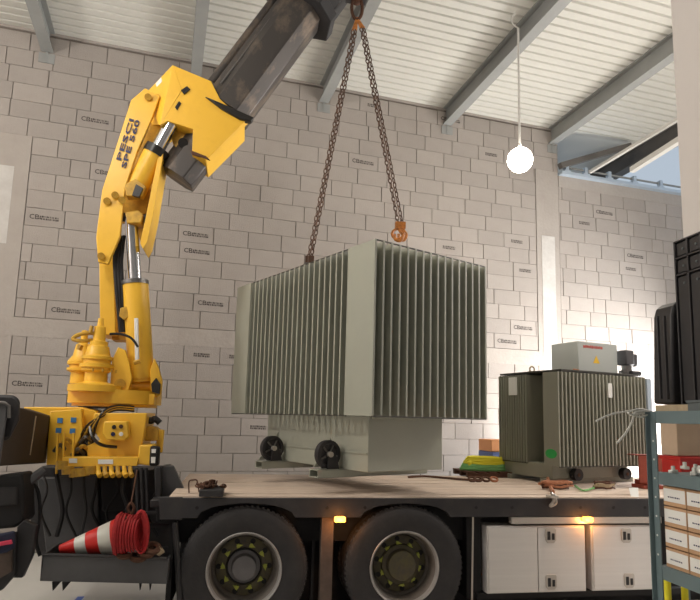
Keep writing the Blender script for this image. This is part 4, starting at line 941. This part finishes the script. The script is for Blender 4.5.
# pale cardboard screen behind the shelf and the red bin
YR = 3.55; p0 = P(658, 428, YR + .2); p1 = P(690, 456, YR)
z1_ = P(664, 456, YR).z; z0_ = z1_ - .2
o = MB().box(p0.x, p0.x + .32, YR + .02, YR + .18, z1_ + .001, p0.z + .1).build('pale_carton', 'cardboard_pale', bevel=.006); tag(o, 'pale brown carton standing on the red bin behind the shelf', 'carton')
rb = thing('red_bin', 'red plastic bin seen through the shelf', 'bin', (p0.x + .15, YR + .1, 0))
MB().box(p0.x + .005, p0.x + .4, YR + .01, YR + .19, z0_, z1_ - .002).build('bin_body', 'red_plastic', rb, bevel=.01)
MB().box(p0.x, p0.x + .41, YR, YR + .2, z1_ - .03, z1_ - .005).build('bin_rim', 'red_plastic', rb, bevel=.004)
for dx in (.06, .34): MB().box(p0.x + dx, p0.x + dx + .03, YR + .08, YR + .12, 0, z0_).build('bin_stand', 'shelf_steel', rb)
# loose white fittings on the middle shelf
fit = MB()
for k in range(16):
    y = rng.uniform(SY1 - .42, SY1 - .06); x = SX + rng.uniform(.03, .16)
    o = MB().box(-.025, .025, -.012, .012, 0, .014, Matrix.Translation((x, y, ZM + .002 + .012 * (k % 3))) @ Matrix.Rotation(rng.uniform(0, 3), 4, 'Z')).cyl(Vector((x, y, ZM + .01 + .012 * (k % 3))), Vector((x, y, ZM + .035 + .012 * (k % 3))), .009, 10).build('cable_clip', 'wire_white', bevel=.003)
    tag(o, 'small pale grey fitting in the loose heap on the middle shelf', 'fitting', 'fittings heaped on the middle shelf')
# things on the top shelf
bk = onx(672, 243); 
def tower():
    Xt = SX + .045
    pa = [onx(672.5, 243, Xt), onx(683, 400, Xt)]
    y1 = (pa[0].y + pa[1].y) / 2; zt = pa[0].z; zb = ZT + .035
    t = thing('organiser_rack', 'tall black plastic parts organiser standing on top of the shelf', 'organiser', (Xt, y1 - .2, zb))
    wd = .055; x1 = Xt + .3
    MB().box(Xt + .02, x1, y1 - .55, y1, zb, zt).build('rack_body', 'black_plastic', t, bevel=.004)
    fr = MB()
    cols = [y1, y1 - .085, y1 - .17, y1 - .26, y1 - .35, y1 - .45, y1 - .55]
    for y in cols: fr.box(Xt, Xt + .02, y - .004, y + .004, zb, zt)
    rowsz = [zt, zt - .085, zt - .17, zb]
    for z in rowsz: fr.box(Xt, Xt + .02, y1 - .55, y1, z - .003, z + .003)
    fr.build('rack_frame', 'black_plastic2', t)
    cup = MB().box(0, .012, -.03, .03, -.02, .02).mesh('drawer_pull', 'black_plastic2')
    for j in range(6):
        for k in range(3):
            yy = (cols[j] + cols[j + 1]) / 2; 
            if k < 2: MB().box(Xt + .006, Xt + .014, yy - .032, yy + .032, rowsz[k + 1] + .01, rowsz[k] - .012).build('drawer', 'black_plastic', t, bevel=.003)
            else: MB().box(Xt + .006, Xt + .014, yy - .034, yy + .034, rowsz[3] + .015, rowsz[2] - .012).build('drawer', 'black_plastic', t, bevel=.003)
            MB().cyl((Xt + .002, yy - .01, rowsz[k] - .045), (Xt + .008, yy - .01, rowsz[k] - .045), .006, 8).build('pull', 'tray_grey', t)
tower()
bp_ = thing('shallow_tray', 'shallow grey-green tray under the black organiser on the top shelf', 'tray', (SX + .1, SY1 - .3, ZT))
MB().box(SX + .01, SX + .42, SY1 - .62, SY1 - .02, ZT, ZT + .034).build('tray_body', 'strap_beige', bp_, bevel=.004)
# rounded black case
Xc = SX + .06
cp = [(653, 404), (653, 318), (655, 310), (660, 306), (667, 305), (676, 305), (684, 400), (676, 406)]
pts = [P(x, y, SY1 + .02) for x, y in cp]
zmin = min(v.z for v in pts); dz = ZT + .036 - zmin
pts = [Vector((v.x, v.y, max(v.z, ZT + .036))) for v in pts]
cs_ = thing('black_case', 'black rounded plastic case leaning behind the organiser', 'case', (pts[0].x + .05, SY1 - .05, ZT + .036))
MB().prism(pts, (0, -.14, 0)).build('case_body', 'black_plastic', cs_, bevel=.012)
for x in (658, 665): MB().box(P(x, 360, SY1 - .12).x, P(x + 2.5, 360, SY1 - .12).x, SY1 - .125, SY1 - .118, ZT + .06, P(x, 316, SY1 - .12).z).build('case_rib', 'black_plastic2', cs_, bevel=.002)
# small dark tray and white part
q0 = onx(688, 401, SX + .01)
o = MB().box(SX + .005, SX + .16, q0.y - .3, q0.y, ZT + .002, q0.z).box(SX, SX + .17, q0.y - .3, q0.y + .006, q0.z - .01, q0.z + .003).build('parts_tray', 'tray_grey', bevel=.004); tag(o, 'small grey plastic parts tray at the right end of the top shelf', 'tray')
# zip ties sticking out from shelf top
wi = thing('cable_ties', 'bundle of white cable ties sticking out left from the top shelf', 'cable tie', onx(652, 411))
b0 = P(652, 412, 2.75)
MB().tube(sm([b0, P(640, 409, 2.72), P(630, 411, 2.7), P(612, 414, 2.66), P(596, 421, 2.62)]), .0055, 6).build('tie', 'wire_white', wi)
MB().tube(sm([b0, P(636, 412, 2.7), P(632, 422, 2.66), P(625, 434, 2.64), P(617, 443, 2.62)]), .0055, 6).build('tie', 'wire_white', wi)
MB().tube(sm([b0, P(642, 417, 2.7), P(634, 415, 2.68), P(628, 413, 2.66)]), .005, 5).tube([b0, P(630, 415, 2.68)], .005, 5).build('tie', 'wire_white', wi)
# green-topped bottles or posts under the shelf
for px in (667, 684):
    a = P(px, 577, 3.1); b_ = P(px + 3, 610, 3.1)
    o = MB().cyl(a, Vector((a.x, a.y, b_.z)), .018, 12).cyl(Vector((a.x, a.y, b_.z - .1)), Vector((a.x, a.y, b_.z + .03)), .034, 12).build('pump_handle', 'strap_yellow', bevel=.002)
    tag(o, 'yellow-green tool handle below the shelf, %s one' % ('left' if px == 667 else 'right'), 'handle', 'tool handles below the shelf')
# blue line on the floor
o = MB().box(P(86, 594, 6.6).x - .03, P(86, 594, 6.6).x + .03, 4.5, 6.4, 0, .003).build('trim_1', 'blue_line'); struct(o)
